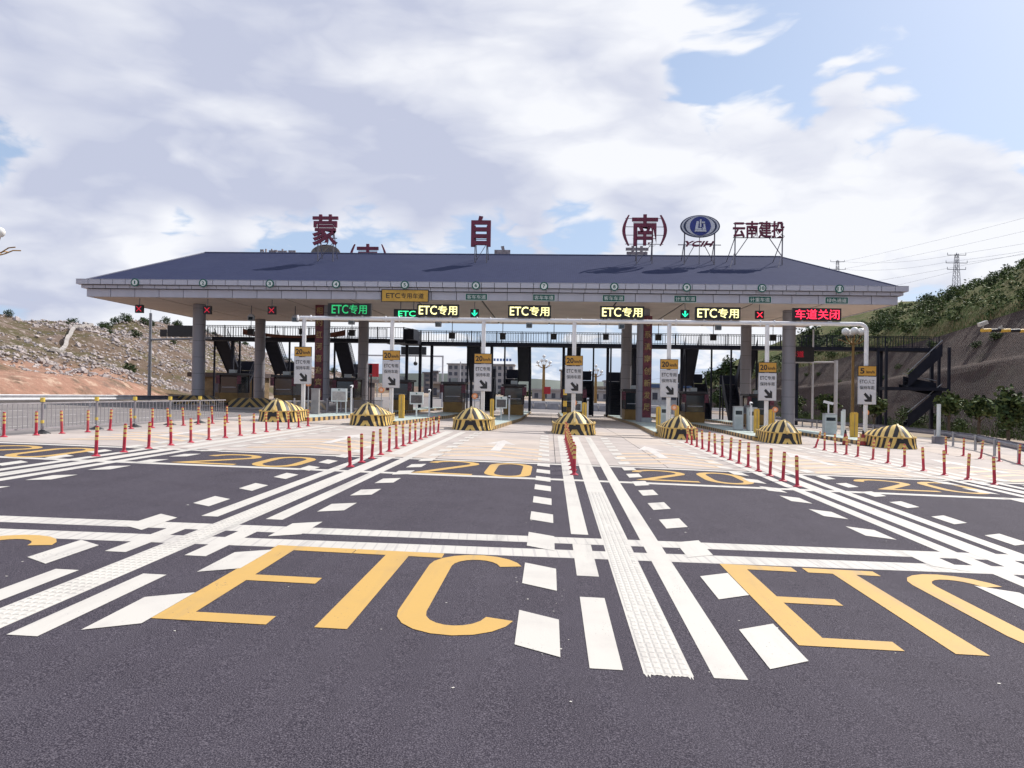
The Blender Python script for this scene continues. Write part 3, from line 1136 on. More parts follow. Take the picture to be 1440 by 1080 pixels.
# ------------------------------------------------------------------ lane plates on the fascia
M_GREEN = mat('plate_green', (0.010, 0.105, 0.085), 0.5, 0.08)
M_PLATEW = mat('plate_white', (0.72, 0.75, 0.74), 0.5, 0.05)
M_PLATEY = mat('plate_yellow', (0.58, 0.33, 0.05), 0.5, 0.1)
PLATE_X = [-29.41, -24.48, -19.7, -15.0, -10.16, -5.2, -0.49, 4.33, 9.25, 14.32, 19.48]
LANEPOS = ['leftmost of eleven', 'second from left', 'third from left', 'fourth from left', 'fifth from left', 'middle of eleven', 'fifth from right', 'fourth from right', 'third from right', 'second from right', 'rightmost of eleven']
for i, px in enumerate(PLATE_X):
    t = thing('lane_number_plate', 'round green and white number plate on the fascia, %s' % LANEPOS[i], 'number plate', (px, YF - .03, 9.2), 'lane number plates')
    mb = MB()
    mb.bar((0, .02, 0), (0, -.03, 0), .29, 20)
    mb.build('disc', M_GREEN, t)
    mb = MB()
    mb.bar((0, -.03, 0), (0, -.042, 0), .205, 20)
    mb.build('face', M_PLATEW, t)
    s = str(i + 1)
    w = (.045 if s == '1' else .09) if len(s) == 1 else .15
    text_part(s, -w, w, -.12, .12, -.055, .012, M_GREEN, t)
TYPE = {5: '客车车道', 6: '客车车道', 7: '客车车道', 8: '计重车道', 9: '计重车道', 10: '绿色通道'}
for i, s in TYPE.items():
    t = thing('lane_type_plate', 'green plate with white characters on the fascia, %s' % ['leftmost of six', 'second of six from left', 'third of six from left', 'third of six from right', 'second of six from right', 'rightmost of six'][i - 5], 'lane plate', (PLATE_X[i], YF + .45, 8.47), 'green lane plates')
    MB().box(-.78, .78, 0, .045, -.24, .24).build('backing', M_PLATEW, t)
    MB().box(-.75, .75, -.012, 0, -.21, .21).build('face', M_GREEN, t)
    text_part(s, -.66, .66, -.14, .14, -.022, .009, M_PLATEW, t)
t = thing('lane_type_plate', 'wide yellow plate reading ETC with black characters on the fascia', 'lane plate', (-10.18, YF + .2, 8.47))
MB().box(-1.66, 1.66, 0, .06, -.44, .44).build('backing', M_BLACK, t)
MB().box(-1.61, 1.61, -.012, 0, -.39, .39).build('face', M_PLATEY, t)
etc_text('专用车道', -1.32, 1.32, -.19, .19, -.024, .01, M_BLACK, t, .40)

# ------------------------------------------------------------------ hanging lane signals
M_RED_E = emissive('signal_red', (1.0, 0.03, 0.06), 1.6)
M_GRN_E = emissive('signal_green', (0.02, 0.95, 0.50), 1.3)
M_RED_DIM = emissive('signal_red_dim', (0.75, 0.02, 0.05), .45)
SIG = [(-29.72, 7.45, 'X'), (-24.69, 7.42, 'X'), (-19.97, 7.45, 'X'), (-5.38, 7.40, 'A'), (9.37, 7.50, 'A'), (14.5, 7.50, 'X')]
for i, (x, z, k) in enumerate(SIG):
    lab = ('hanging lane signal with a red cross, %s from the left under the canopy' % ordinal([0, 1, 2, 0, 0, 3][i])) if k == 'X' else 'hanging lane signal with a green arrow, %s of the two' % ('left' if i == 3 else 'right')
    t = thing('lane_signal', lab, 'lane signal', (x, 54.2, z), 'lane signals')
    MB().box(-.29, .29, -.08, .12, -.29, .29).build('housing', M_LEDBLACK, t)
    mb = MB()
    mb.box(-.02, .02, .0, .04, .29, Z0 - z)
    mb.build('hanger', M_FRAME, t)
    mb = MB()
    if k == 'X':
        mb.beam((-.18, -.095, -.18), (.18, -.095, .18), .02, .05)
        mb.beam((-.18, -.099, .18), (.18, -.099, -.18), .02, .05)
        mb.build('cross_lamp', M_RED_E if i == 5 else M_RED_DIM, t)
    else:
        mb.box(-.055, .055, -.10, -.085, -.05, .22)
        mb.prism([(-.2, -.02), (0, -.22), (.2, -.02), (.2, .06), (0, -.13), (-.2, .06)], -.10, -.085)
        mb.build('arrow_lamp', M_GRN_E, t)

# ------------------------------------------------------------------ lamps and cameras hung below the soffit
for i, (x, z) in enumerate([(-26.15, 6.75), (-21.6, 6.8), (-17.22, 6.75), (-8.46, 6.62), (-4.09, 6.6), (0.31, 6.65), (4.74, 6.68), (9.2, 6.69), (13.82, 6.75), (18.81, 6.78)]):
    t = thing('hanging_lamp', 'small black box lamp on a thin stem under the canopy, %s from the left' % ordinal(i), 'hanging lamp', (x, 66, z), 'box lamps under the canopy')
    MB().box(-.24, .24, -.2, .2, -.28, .18).build('lamp_box', M_BLACK, t)
    MB().box(-.28, .28, -.23, .23, .18, .24).build('lid', M_FRAME, t)
    MB().bar((0, 0, .24), (0, 0, Z0 - z + .01), .03).build('stem', M_FRAME, t)
for i, (x, z) in enumerate([(-23.17, 7.3), (-19.72, 7.26), (-15.31, 7.1), (-8.58, 7.0), (-1.62, 7.0), (5.38, 7.0), (12.6, 7.0)]):
    t = thing('floodlight', 'grey floodlight hanging below the soffit, %s from the left' % ordinal(i), 'floodlight', (x, 58.5, z), 'floodlights under the soffit')
    mb = MB()
    mb.prism([(-.22, -.25), (.22, -.25), (.24, .1), (.1, .26), (-.1, .26), (-.24, .1)], -.15, .15)
    mb.build('housing', M_GALV, t)
    MB().bar((0, 0, .2), (0, 0, Z0 - z + .01), .035).build('stem', M_FRAME, t)
    MB().box(-.17, .17, -.165, -.15, -.2, .05).build('lens', M_GLASS, t)

# ------------------------------------------------------------------ rooftop letters
def roof_z(y):
    return Z3 + (RZ - Z3) * (1 - abs(y - RY) / (RY - YF - .5))


def letter_sign(name, label, body, x0, x1, z0, z1, y, cat='rooftop letter', m=M_MAROON, mirror=False, legs=True, back=1.1):
    t = thing(name, label, cat, ((x0 + x1) / 2, y, roof_z(y)))
    cx, zr = (x0 + x1) / 2, roof_z(y)
    if isinstance(body, str):
        text_part(body, x0 - cx, x1 - cx, z0 - zr, z1 - zr, -.1, .2, m, t, 'letter', mirror)
    if legs:
        w = (x1 - x0) * .30
        s = -1 if mirror else 1
        for sx in (-w, w):
            fr = MB()
            fr.bar((sx, .14 * s, -.05), (sx, .14 * s, (z1 - z0) * .7 + z0 - zr), .045, 6)
            yb = .14 * s + back * s
            fr.bar((sx + .05, yb, roof_z(y + yb) - zr - .05), (sx, .16 * s, (z1 - z0) * .55 + z0 - zr), .035, 6)
            fr.build('support_leg', M_FRAME, t)
        for zz in (.25, .75):
            fr = MB()
            fr.bar((x0 - cx + .1, .15 * s, z0 - zr + (z1 - z0) * zz), (x1 - cx - .1, .15 * s, z0 - zr + (z1 - z0) * zz), .03, 6)
            fr.build('cross_rail', M_FRAME, t)
        fr = MB()
        fr.bar((-w, .15 * s, .05), (w, .15 * s, z0 - zr + .3), .025, 6)
        fr.build('diagonal_brace', M_FRAME, t)
    return t


letter_sign('rooftop_letter', 'large dark red Chinese character, leftmost on the roof front', '蒙', -18.95, -16.91, 13.2, 15.66, 60.0)
letter_sign('rooftop_letter', 'large dark red box-like Chinese character at the middle of the roof', '自', -6.33, -4.78, 13.18, 15.6, 60.0)
t = letter_sign('rooftop_letter', 'large dark red Chinese character between tall brackets on the roof front', '南', 6.2, 8.2, 13.32, 15.78, 60.0)
cx, zr = 7.2, roof_z(60)


def bracket(x, sgn, z0, z1, bow, w, parent, y0, m):
    mb = MB()
    pts = []
    for i in range(11):
        f = i / 10
        pts.append((x + sgn * bow * math.sin(math.pi * f), z0 + (z1 - z0) * f))
    L = [(px - w * (.5 + .5 * math.sin(math.pi * i / 10)) / 1.0 * .5, pz) for i, (px, pz) in enumerate(pts)]
    Rr = [(px + w * (.5 + .5 * math.sin(math.pi * i / 10)) * .5, pz) for i, (px, pz) in enumerate(pts)]
    for i in range(10):
        mb.prism([L[i], Rr[i], Rr[i + 1], L[i + 1]], y0, y0 + .18)
    return mb.build('bracket', m, parent)


bracket(5.95 - cx, -1, 13.35 - zr, 15.72 - zr, .38, .24, t, -.1, M_MAROON)
bracket(8.40 - cx, 1, 13.35 - zr, 15.72 - zr, .38, .24, t, -.1, M_MAROON)
for zz in (13.5, 14.2, 14.85, 15.5):
    MB().bar((5.7 - cx, .16, zz - zr), (8.65 - cx, .16, zz - zr), .025, 6).build('cross_rail', M_FRAME, t)

# company emblem
zr = roof_z(60)
t = thing('rooftop_emblem', 'oval blue and white emblem sign with dark red letters beneath on the roof', 'emblem sign', (11.43, 60, zr))
M_BLUE = mat('emblem_blue', (0.022, 0.035, 0.22), 0.4, 0.1)
M_DBLUE = mat('emblem_dark_blue', (0.020, 0.028, 0.085), 0.4, 0.1)
M_SILV = mat('emblem_silver', (0.55, 0.56, 0.62), 0.4, 0.08)


def ellipse(rx, rz, n=40, cx=0, cz=0):
    return [(cx + rx * math.cos(2 * math.pi * i / n), cz + rz * math.sin(2 * math.pi * i / n)) for i in range(n)]


ez = 14.88 - zr
for k, (rx, rz, m, nm) in enumerate([(1.52, .86, M_DBLUE, 'outer_rim'), (1.42, .80, M_SILV, 'silver_ring'), (1.28, .755, M_DBLUE, 'dark_ring'), (1.12, .74, M_SILV, 'inner_crescent'), (.80, .73, M_BLUE, 'blue_disc')]):
    mb = MB()
    mb.prism([(x, z + ez) for x, z in ellipse(rx, rz)], -.06 - .02 * k, .1 if k == 0 else -.06)
    mb.build(nm, m, t)
mb = MB()
f0, f1 = -.20, -.142
for poly in ([(-.46, -.44), (.46, -.44), (.42, -.30), (-.42, -.30)], [(-.42, -.28), (-.20, -.28), (-.12, .36), (-.30, .36)], [(-.19, -.28), (.10, -.28), (.08, -.17), (-.18, -.17)],
             [(-.05, -.10), (.06, -.10), (.06, .50), (-.05, .50)], [(.08, .22), (.34, .22), (.33, .33), (.08, .33)], [(.14, -.28), (.42, -.28), (.34, .17), (.22, .17), (.24, -.12), (.14, -.12)]):
    mb.prism([(x, z + ez) for x, z in poly], f0, f1)
mb.build('tower_mark', M_SILV, t)
text_part('YCIH', -1.12, 1.12, 13.3 - zr, 13.74 - zr, -.1, .14, M_MAROON, t)
for sx in (-1.15, 1.15):
    fr = MB()
    fr.bar((sx, .14, -.05), (sx, .14, 2.6), .055, 6)
    fr.bar((sx * 1.02, 1.4, roof_z(61.4) - zr - .05), (sx, .16, 1.9), .035, 6)
    fr.bar((sx, .14, .1), (sx * .3, .14, 1.6), .03, 6)
    fr.build('support_leg', M_FRAME, t)
MB().bar((-1.65, .15, 13.47 - zr), (1.65, .15, 13.47 - zr), .035, 6).build('cross_rail', M_FRAME, t)
MB().bar((0, .15, -.05), (0, .15, 2.4), .03, 6).build('support_leg', M_FRAME, t)

t = letter_sign('rooftop_letter_row', 'row of four small dark red Chinese characters at the right of the roof', '云南建投', 13.95, 17.86, 14.02, 15.3, 60.0, 'rooftop letters', legs=False)
cx = (13.95 + 17.86) / 2
for sx in (-1.75, 1.85):
    fr = MB()
    fr.bar((sx, .14, -.05), (sx, .14, 15.2 - zr), .05, 6)
    fr.bar((sx - .45, 1.1, roof_z(61.1) - zr - .05), (sx, .16, 14.1 - zr), .035, 6)
    fr.bar((sx - .6, -.9, roof_z(59.1) - zr - .02), (sx, .12, 13.0 - zr), .03, 6)
    fr.bar((sx, .14, 12.6 - zr), (sx * .45, .14, 14.05 - zr), .035, 6)
    fr.build('support_leg', M_FRAME, t)
for zz in (14.05, 15.15):
    MB().bar((-1.9, .15, zz - zr), (1.9, .15, zz - zr), .035, 6).build('cross_rail', M_FRAME, t)

# letters of the far roof side, seen from behind
M_BACK = mat('letter_back', (0.30, 0.25, 0.25), 0.6, 0.3, 4)
YBK = 67.0
t = letter_sign('rooftop_letter_row', 'tops of small grey reversed characters behind the ridge at left', '云南建投', -25.9, -22.5, 12.7, 14.12, YBK, 'rooftop letters', M_BACK, True)
t = thing('rooftop_emblem', 'brown back of an oval emblem sign showing above the ridge at left', 'emblem sign', (-19.95, YBK, roof_z(YBK)))
zr2 = roof_z(YBK)
MB().prism([(x, z + 13.75 - zr2) for x, z in ellipse(1.32, .82)], -.08, .08).build('oval_board', mat('board_back', (0.20, 0.165, 0.14), 0.7, 0.25, 5), t)
fr = MB()
for sx in (-.9, -.3, .3, .9):
    fr.bar((sx, -.12, -.05), (sx, -.12, 14.3 - zr2), .03, 6)
fr.bar((-1.2, -.12, 13.9 - zr2), (1.2, -.12, 13.9 - zr2), .03, 6)
fr.build('support_frame', M_FRAME, t)
t = letter_sign('rooftop_letter', 'top of a dark red reversed character between brackets behind the ridge', '南', -17.1, -15.2, 12.2, 14.62, YBK, m=M_MAROON, mirror=True)
cxb = -16.15
bracket(-17.35 - cxb, -1, 12.2 - zr2, 14.62 - zr2, .36, .2, t, -.1, M_MAROON)
bracket(-14.95 - cxb, 1, 12.2 - zr2, 14.62 - zr2, .36, .2, t, -.1, M_MAROON)
letter_sign('rooftop_letter', 'top of a pale reversed box-like character behind the ridge at the middle', '自', -4.98, -3.6, 12.1, 14.52, YBK, m=M_BACK, mirror=True)
letter_sign('rooftop_letter', 'top of a grey reversed character behind the ridge under the bracketed one', '蒙', 6.4, 8.35, 12.2, 14.6, YBK, m=M_BACK, mirror=True)

# ================================================================== toll islands, noses and what stands on them
M_ISLTOP = mat('island_top', (0.40, 0.47, 0.445), 0.75, 0.12, 1.2, dirt=0.4, dirtcol=(0.34, 0.34, 0.31))
M_ISLSIDE = mat('island_side', (0.32, 0.29, 0.28), 0.8, 0.15, 2.0, dirt=0.4)
ISL_NAME = ['leftmost', 'second from left', 'third from left', 'middle', 'third from right', 'second from right', 'rightmost']
ISL_W, ISL_H = 0.98, 0.20


def ribbon_box(mb, pts, hw, z0, z1, mi=0):
    """raised strip following the ground along centre points (x,y)"""
    vs = []
    for x, y in pts:
        for sx, zz in ((-hw, z0), (hw, z0), (hw, z1), (-hw, z1)):
            vs.append((x + sx, y, gz(x + sx, y) + zz))
    fs = []
    n = len(pts)
    for i in range(n - 1):
        a, b = 4 * i, 4 * i + 4
        fs += [(a + 3, a + 2, b + 2, b + 3), (a, a + 3, b + 3, b), (a + 2, a + 1, b + 1, b + 2)]
    fs += [(0, 1, 2, 3), (4 * n - 1, 4 * n - 2, 4 * n - 3, 4 * n - 4)]
    mb.add(vs, fs, mi)
    return mb


for i in range(7):
    t = thing('toll_island', 'long raised toll island with striped kerb, %s' % ISL_NAME[i], 'traffic island', (0, 0, 0), 'toll islands')
    ys = [38.4, 42, 46, 50, 54, 60, 70, 84]
    pts = [(island_x(i, y), y) for y in ys]
    ribbon_box(MB(), pts, ISL_W, -.05, ISL_H).build('kerb', M_KERB if True else M_ISLSIDE, t)
    ribbon_box(MB(), pts, ISL_W - .06, ISL_H - .05, ISL_H + .012).build('top', M_ISLTOP, t)


def nose_meshes():
    ring = [(0.0, .40), (.14, .62), (.40, .82), (.9, .97), (1.6, 1.04), (2.3, 1.06), (3.1, 1.06)]
    lo = MB()
    H = .50
    vs = []
    for y, w in ring:
        for x, z, g in ((-w - .07, 0, 0), (-w - .02, .22, 0), (-w, H, 0), (w, H, 0), (w + .02, .22, 0), (w + .07, 0, 0)):
            vs.append((x, y - (.08 if z == 0 and y == 0 else 0), z))
    fs = []
    for k in range(len(ring) - 1):
        for j in range(5):
            a = 6 * k + j
            fs.append((a, a + 1, a + 7, a + 6))
    fs += [(5, 4, 3, 2, 1, 0), tuple(6 * (len(ring) - 1) + j for j in range(6))]
    lo.add(vs, [tuple(reversed(f)) for f in fs[:-2]] + fs[-2:])
    low = lo.mesh('base_block', M_NOSE_LO)
    up = MB()
    secs = [(.08, .34, .50), (.22, .56, .74), (.42, .74, .96), (.66, .85, 1.10), (1.05, .93, 1.08), (1.6, .98, 1.0), (2.3, 1.0, .90), (3.06, 1.0, .78)]
    T = [-1, -.8, -.55, -.28, 0, .28, .55, .8, 1]
    vs = []
    for y, w, r in secs:
        for tt in T:
            vs.append((w * tt, y, .50 + (r - .50) * (1 - abs(tt) ** (1.25 + .75 * min(1, y / 1.3)))))
    n = len(T)
    fs = [(k * n + j, k * n + j + 1, (k + 1) * n + j + 1, (k + 1) * n + j) for k in range(len(secs) - 1) for j in range(n - 1)]
    fs += [tuple(range(n)), tuple((len(secs) - 1) * n + j for j in range(n - 1, -1, -1))]
    up.add(vs, fs)
    upm = up.mesh('prow', M_NOSE_UP)
    upm.polygons.foreach_set('use_smooth', [True] * len(upm.polygons))
    upm.set_sharp_from_angle(angle=R(38))
    rg = MB()
    rg.beam((0, .04, .58), (0, .24, .80), .09, .05)
    rg.beam((0, .24, .80), (0, .44, .98), .09, .05)
    rg.beam((0, .44, .98), (0, .68, 1.115), .09, .05)
    ridge = rg.mesh('ridge_strip', mat('ridge_yellow', (0.72, 0.55, 0.26), 0.5))
    lip = MB()
    for sgn in (-1, 1):
        for (ya, wa), (yb, wb) in zip(ring, ring[1:]):
            lip.beam((sgn * (wa + .01), ya, .515), (sgn * (wb + .01), yb, .515), .06, .05)
    lip.beam((-.43, 0, .515), (.43, 0, .515), .06, .05)
    lipm = lip.mesh('rim', mat('rim_yellow', (0.64, 0.44, 0.14), 0.5, dirt=.4))
    pan = MB()
    pan.box(-.20, .20, -.05, -.02, .26, .45)
    panm = pan.mesh('dark_panel', M_BLACK)
    return [low, upm, ridge, lipm, panm]


NM = nose_meshes()
ROTZ = [0.10, 0.07, 0.02, -0.01, -0.05, -0.09, -0.09]
for i in range(7):
    x = NOSE_X[i]
    t = thing('island_nose', 'black and yellow striped crash nose at the head of the %s island' % ISL_NAME[i].replace(' from', '-from') if i not in (0, 3, 6) else 'black and yellow striped crash nose at the head of the %s island' % ISL_NAME[i], 'crash barrier', (x, NOSE_Y - .5, gz(x, NOSE_Y) + .012), 'striped island noses', ROTZ[i])
    t.scale[0] = [.92, .90, .93, .98, .80, .84, .90][i]
    for me in NM:
        link(me.name.split('.')[0], me, t)


# ------------------------------------------------------------------ white gantry with its poles
GY, GBZ = 39.9, 5.66
GX = [-12.95, -8.27, -3.47, 1.24, 6.11, 11.08]
GXR = 16.05
t = thing('sign_gantry', 'long white pipe gantry with seven poles in front of the canopy', 'gantry', (0, GY, 0))
mb = MB()
mb.bar((GX[0] - .25, 0, GBZ), (GXR - .35, 0, GBZ), .105, 12)
prev = None
for k in range(7):
    a = R(90 * k / 6)
    p = (GXR - .35 + .35 * math.sin(a), 0, GBZ - .35 + .35 * math.cos(a))
    if prev:
        mb.bar(prev, p, .105, 12)
    prev = p
mb.build('beam', M_WPOLE, t, True)
for k, x in enumerate(GX + [GXR]):
    zb = gz(x, GY) + ISL_H
    mb = MB()
    mb.bar((x, 0, zb), (x, 0, GBZ - (.08 if x != GXR else .3)), .105, 14)
    p = mb.build('pole', M_WPOLE, t, True)
    mb = MB()
    mb.lathe([(.24, zb), (.24, zb + .04), (.12, zb + .05), (.12, zb + .18)], 14, (x, 0, 0))
    mb.build('base_flange', M_WPOLE, p)
    if x != GXR:
        mb = MB()
        for sx in (-.35, .35):
            mb.lathe([(.155, -.02), (.155, .02)], 12, (0, 0, 0))
            mb.v[-24:] = [(x + sx + z, 0 + a, GBZ + b) for a, b, z in mb.v[-24:]]
        mb.build('pipe_flange', M_WPOLE, p)

# ------------------------------------------------------------------ speed and lane signs on the poles
M_SIGNY = mat('sign_amber', (0.55, 0.29, 0.045), 0.45, 0.06)
M_SIGNW = mat('sign_white', (0.60, 0.605, 0.65), 0.5, 0.05, 3.0, dirt=.2, dirtcol=(.45, .44, .46))
SX = GX + [GXR]
STOP = [4.13, 4.0, 3.90, 3.86, 3.74, 3.65, 3.54]
for i, x in enumerate(SX):
    zt = STOP[i]
    t = thing('lane_sign', 'amber %s km/h plate above a white lane sign on the %s gantry pole' % ('5' if i == 6 else '20', ['leftmost', 'second', 'third', 'middle', 'fifth', 'sixth', 'rightmost'][i]), 'traffic sign', (x, GY - .14, zt - 1.96), 'lane signs on the gantry poles')
    p = MB().box(-.46, .46, -.02, .03, 1.44, 1.96).build('speed_plate', M_BLACK, t)
    MB().box(-.435, .435, -.028, -.02, 1.465, 1.935).build('amber_face', M_SIGNY, p)
    q = MB().box(-.46, .46, -.02, .03, 0, 1.42).build('notice_plate', mat('sign_edge', (0.30, 0.30, 0.33), 0.5), t)
    MB().box(-.44, .44, -.028, -.02, .02, 1.40).build('white_face', M_SIGNW, q)
    if i == 6:
        text_part('5', -.36, -.14, 1.56, 1.84, -.036, .007, M_BLACK, p)
        text_part('km/h', -.04, .36, 1.58, 1.72, -.036, .007, M_BLACK, p)
    else:
        text_part('20', -.38, -.02, 1.56, 1.84, -.036, .007, M_BLACK, p)
        text_part('km/h', .02, .38, 1.58, 1.74, -.036, .007, M_BLACK, p)
    etc_text('/人工' if i == 6 else '专用', -.37, .37, 1.06, 1.26, -.036, .007, M_BLACK, q)
    text_part('保持车距', -.37, .37, .76, .95, -.036, .007, M_BLACK, q)
    a = MB()
    a.prism([(-.17, .52), (-.09, .60), (.14, .37), (.14, .52), (.24, .50), (.24, .12), (-.14, .12), (-.14, .22), (-.01, .24), (.04, .27)][:0] or
            [(-.17, .51), (-.08, .60), (.13, .38), (.14, .54), (.24, .46), (.24, .14), (-.08, .14), (-.16, .24), (.02, .27)], -.036, -.029)
    a.build('arrow', M_BLACK, q)
    c = MB()
    c.box(-.13, .13, .03, .26, 1.66, 1.72)
    c.box(-.13, .13, .03, .26, .9, .96)
    c.build('clamp', M_WPOLE, t)

# ------------------------------------------------------------------ LED displays on the beam
M_LEDY = emissive('led_yellow', (1.0, 0.92, 0.42), 1.25)
M_LEDR = emissive('led_red', (1.0, 0.03, 0.08), 1.7)
M_LEDG = emissive('led_green', (0.03, 0.55, 0.18), 0.45)
M_LEDG2 = emissive('led_green_bright', (0.05, 0.95, 0.38), 1.1)
LED = [(-11.68, -9.4, 'ETC', M_LEDG, 'black display with dim green ETC characters at the left of the gantry', .86),
       (-6.96, -4.77, 'ETC', M_LEDY, 'black display with yellow ETC characters, leftmost of the yellow ones', .96),
       (-2.21, 0.02, 'ETC', M_LEDY, 'black display with yellow ETC characters, second of the yellow ones', .96),
       (2.55, 4.8, 'ETC', M_LEDY, 'black display with yellow ETC characters, third of the yellow ones', .96),
       (7.41, 9.69, 'ETC', M_LEDY, 'black display with yellow ETC characters, rightmost of the yellow ones', .96),
       (12.34, 14.74, '车道关闭', M_LEDR, 'black display with red Chinese characters at the right of the gantry', .96)]
for x0, x1, s, m, lab, k in LED:
    cx, w = (x0 + x1) / 2, (x1 - x0) / 2
    t = thing('led_display', lab, 'LED display', (cx, GY - .12, GBZ + .14), 'displays on the gantry')
    MB().box(-w, w, 0, .22, 0, .64).build('cabinet', M_LEDBLACK, t)
    if s == '车道关闭':
        text_part(s, -w * k + .05, w * k - .05, .07, .58, -.03, .028, m, t)
    else:
        etc_text('专用', -w * k + .05, w * k - .05, .08, .57, -.03, .028, m, t)
    b = MB()
    for sx in (-w * .6, w * .6):
        b.box(sx - .05, sx + .05, .06, .16, -.08, 0)
    b.build('mount', M_WPOLE, t)
t = thing('led_display', 'small black display with green ETC letters under the canopy edge', 'LED display', (-10.25, 54.4, 7.0))
MB().box(-.95, .95, 0, .2, 0, .66).build('cabinet', M_LEDBLACK, t)
text_part('ETC', -.62, .62, .14, .54, -.03, .028, M_LEDG2, t)
MB().box(-.5, -.44, .05, .1, .66, Z0 - 7.0).box(.44, .5, .05, .1, .66, Z0 - 7.0).build('hanger', M_FRAME, t)

# ------------------------------------------------------------------ delineator posts
M_BRED = mat('post_red', (0.48, 0.025, 0.055), 0.45, 0.15, 6.0, dirt=.3, dirtcol=(.3, .05, .06))
M_BYEL = mat('post_band_yellow', (0.72, 0.50, 0.16), 0.35, 0.1)
bm = MB()
bm.lathe([(.041, .03), (.040, .72), (.034, .745), (.012, .75)], 12)
me_post = bm.mesh('post', M_BRED)
me_post.polygons.foreach_set('use_smooth', [True] * len(me_post.polygons))
me_post.set_sharp_from_angle(angle=R(50))
me_post2 = me_post.copy()
me_post2.materials[0] = mat('post_red_faded', (0.50, 0.07, 0.085), 0.55, 0.2, 6.0, dirt=.5, dirtcol=(.28, .10, .09))
bm = MB()
bm.lathe([(.105, 0), (.10, .018), (.06, .035), (.046, .06)], 14)
me_foot = bm.mesh('foot', M_BRED)
bm = MB()
bm.lathe([(.0435, -.036), (.0435, .036)], 12)
me_band = bm.mesh('band', M_BYEL)
ROWS = {
    'at the far left by the fence': [(-16.33, 22.3), (-16.05, 23.35), (-15.9, 24.4), (-15.65, 25.4), (-15.58, 26.6), (-15.45, 27.75), (-15.15, 28.7), (-15.03, 29.7), (-14.95, 30.8), (-14.85, 31.9), (-14.68, 32.9), (-14.5, 34.0)],
    'left of the second lane': [(-11.12 + .025 * k, 18.4 + 1.2 * k) for k in range(14)],
    'left of the middle lanes': [(-4.84, 18.6 + 1.14 * k) for k in range(14)],
    'on the middle line': [(0.64 + .006 * k, 19.1 + 1.1 * k) for k in range(13)],
    'right of the middle lanes': [(5.95, 18.7 + 1.14 * k) for k in range(14)],
    'right of the fourth lane': [(12.05, 21.4), (11.9, 22.45), (11.78, 23.5), (11.72, 24.65), (11.72, 25.95), (11.7, 27.15), (11.75, 28.5), (11.68, 29.7), (11.6, 30.6), (11.55, 31.6), (11.5, 32.7), (11.6, 34.1)],
    'at the far right by the guardrail': [(17.55, 29.6), (17.4, 30.6), (17.3, 31.7), (17.2, 32.8), (16.9, 33.6)],
}
random.seed(21)
for row, pts in ROWS.items():
    for k, (x, y) in enumerate(pts):
        dz = 0.008 if y < 21.6 else 0.014
        if x < -16.6:
            dz = 0.004
        t = thing('delineator_post', '%s nearest red banded post of the row %s' % (ordinal(k), row), 'post', (x, y, gz(x, y) + dz), 'delineator posts', random.random() * 6)
        lean = random.uniform(-.05, .05) if random.random() > .12 else random.uniform(-.12, .12)
        if row == 'right of the fourth lane' and k == 11:
            t.rotation_euler = (0, .30, 0)
        else:
            t.rotation_euler[0] = lean
            t.rotation_euler[1] = random.uniform(-.05, .05)
        link('post', me_post if random.random() < .65 else me_post2, t)
        link('foot', me_foot, t)
        for zb in (.68, .56, .44):
            link('band', me_band, t, (0, 0, zb))

# ------------------------------------------------------------------ island furniture
def on_island(x, y, h=ISL_H + .012):
    return (x, y, gz(x, y) + h)


def yellow_post(x, y, h, label, w=.30):
    t = thing('yellow_bollard', label, 'bollard', on_island(x, y), 'yellow guard posts')
    MB().box(-w / 2, w / 2, -.12, .12, 0, h - .04).build('post', M_YPOST, t)
    MB().box(-w / 2 + .03, w / 2 - .03, -.09, .09, h - .04, h).build('cap', M_YPOST, t)
    MB().box(-.012, .012, -.128, -.12, .08, h - .1).build('seam', M_FRAME, t)


yellow_post(-8.41, 43.5, 1.35, 'yellow guard post on the second island from the left')
yellow_post(-3.43, 46, 1.3, 'yellow guard post beside a framed screen on the third island from left', .22)
yellow_post(2.14, 47, 1.3, 'yellow guard post on the middle island', .28)
yellow_post(6.19, 44, 1.25, 'yellow guard post left of a pale cabinet, third island from right', .24)
yellow_post(7.55, 46, 1.35, 'yellow guard post right of the pole, third island from right', .22)
yellow_post(11.69, 44, 1.35, 'yellow guard post left of the pole, second island from right', .27)
yellow_post(13.1, 46, 1.35, 'yellow guard post right of the pole, second island from right')
yellow_post(16.88, 43.5, 1.38, 'yellow guard post on the rightmost island', .36)
t = thing('striped_post', 'tall yellow and black striped post behind the middle nose', 'bollard', on_island(.93, 46))
for k in range(6):
    MB().bar((0, 0, .34 * k), (0, 0, .34 * k + .34), .11, 12).build('band', M_YPOST if k % 2 else M_BLACK, t)

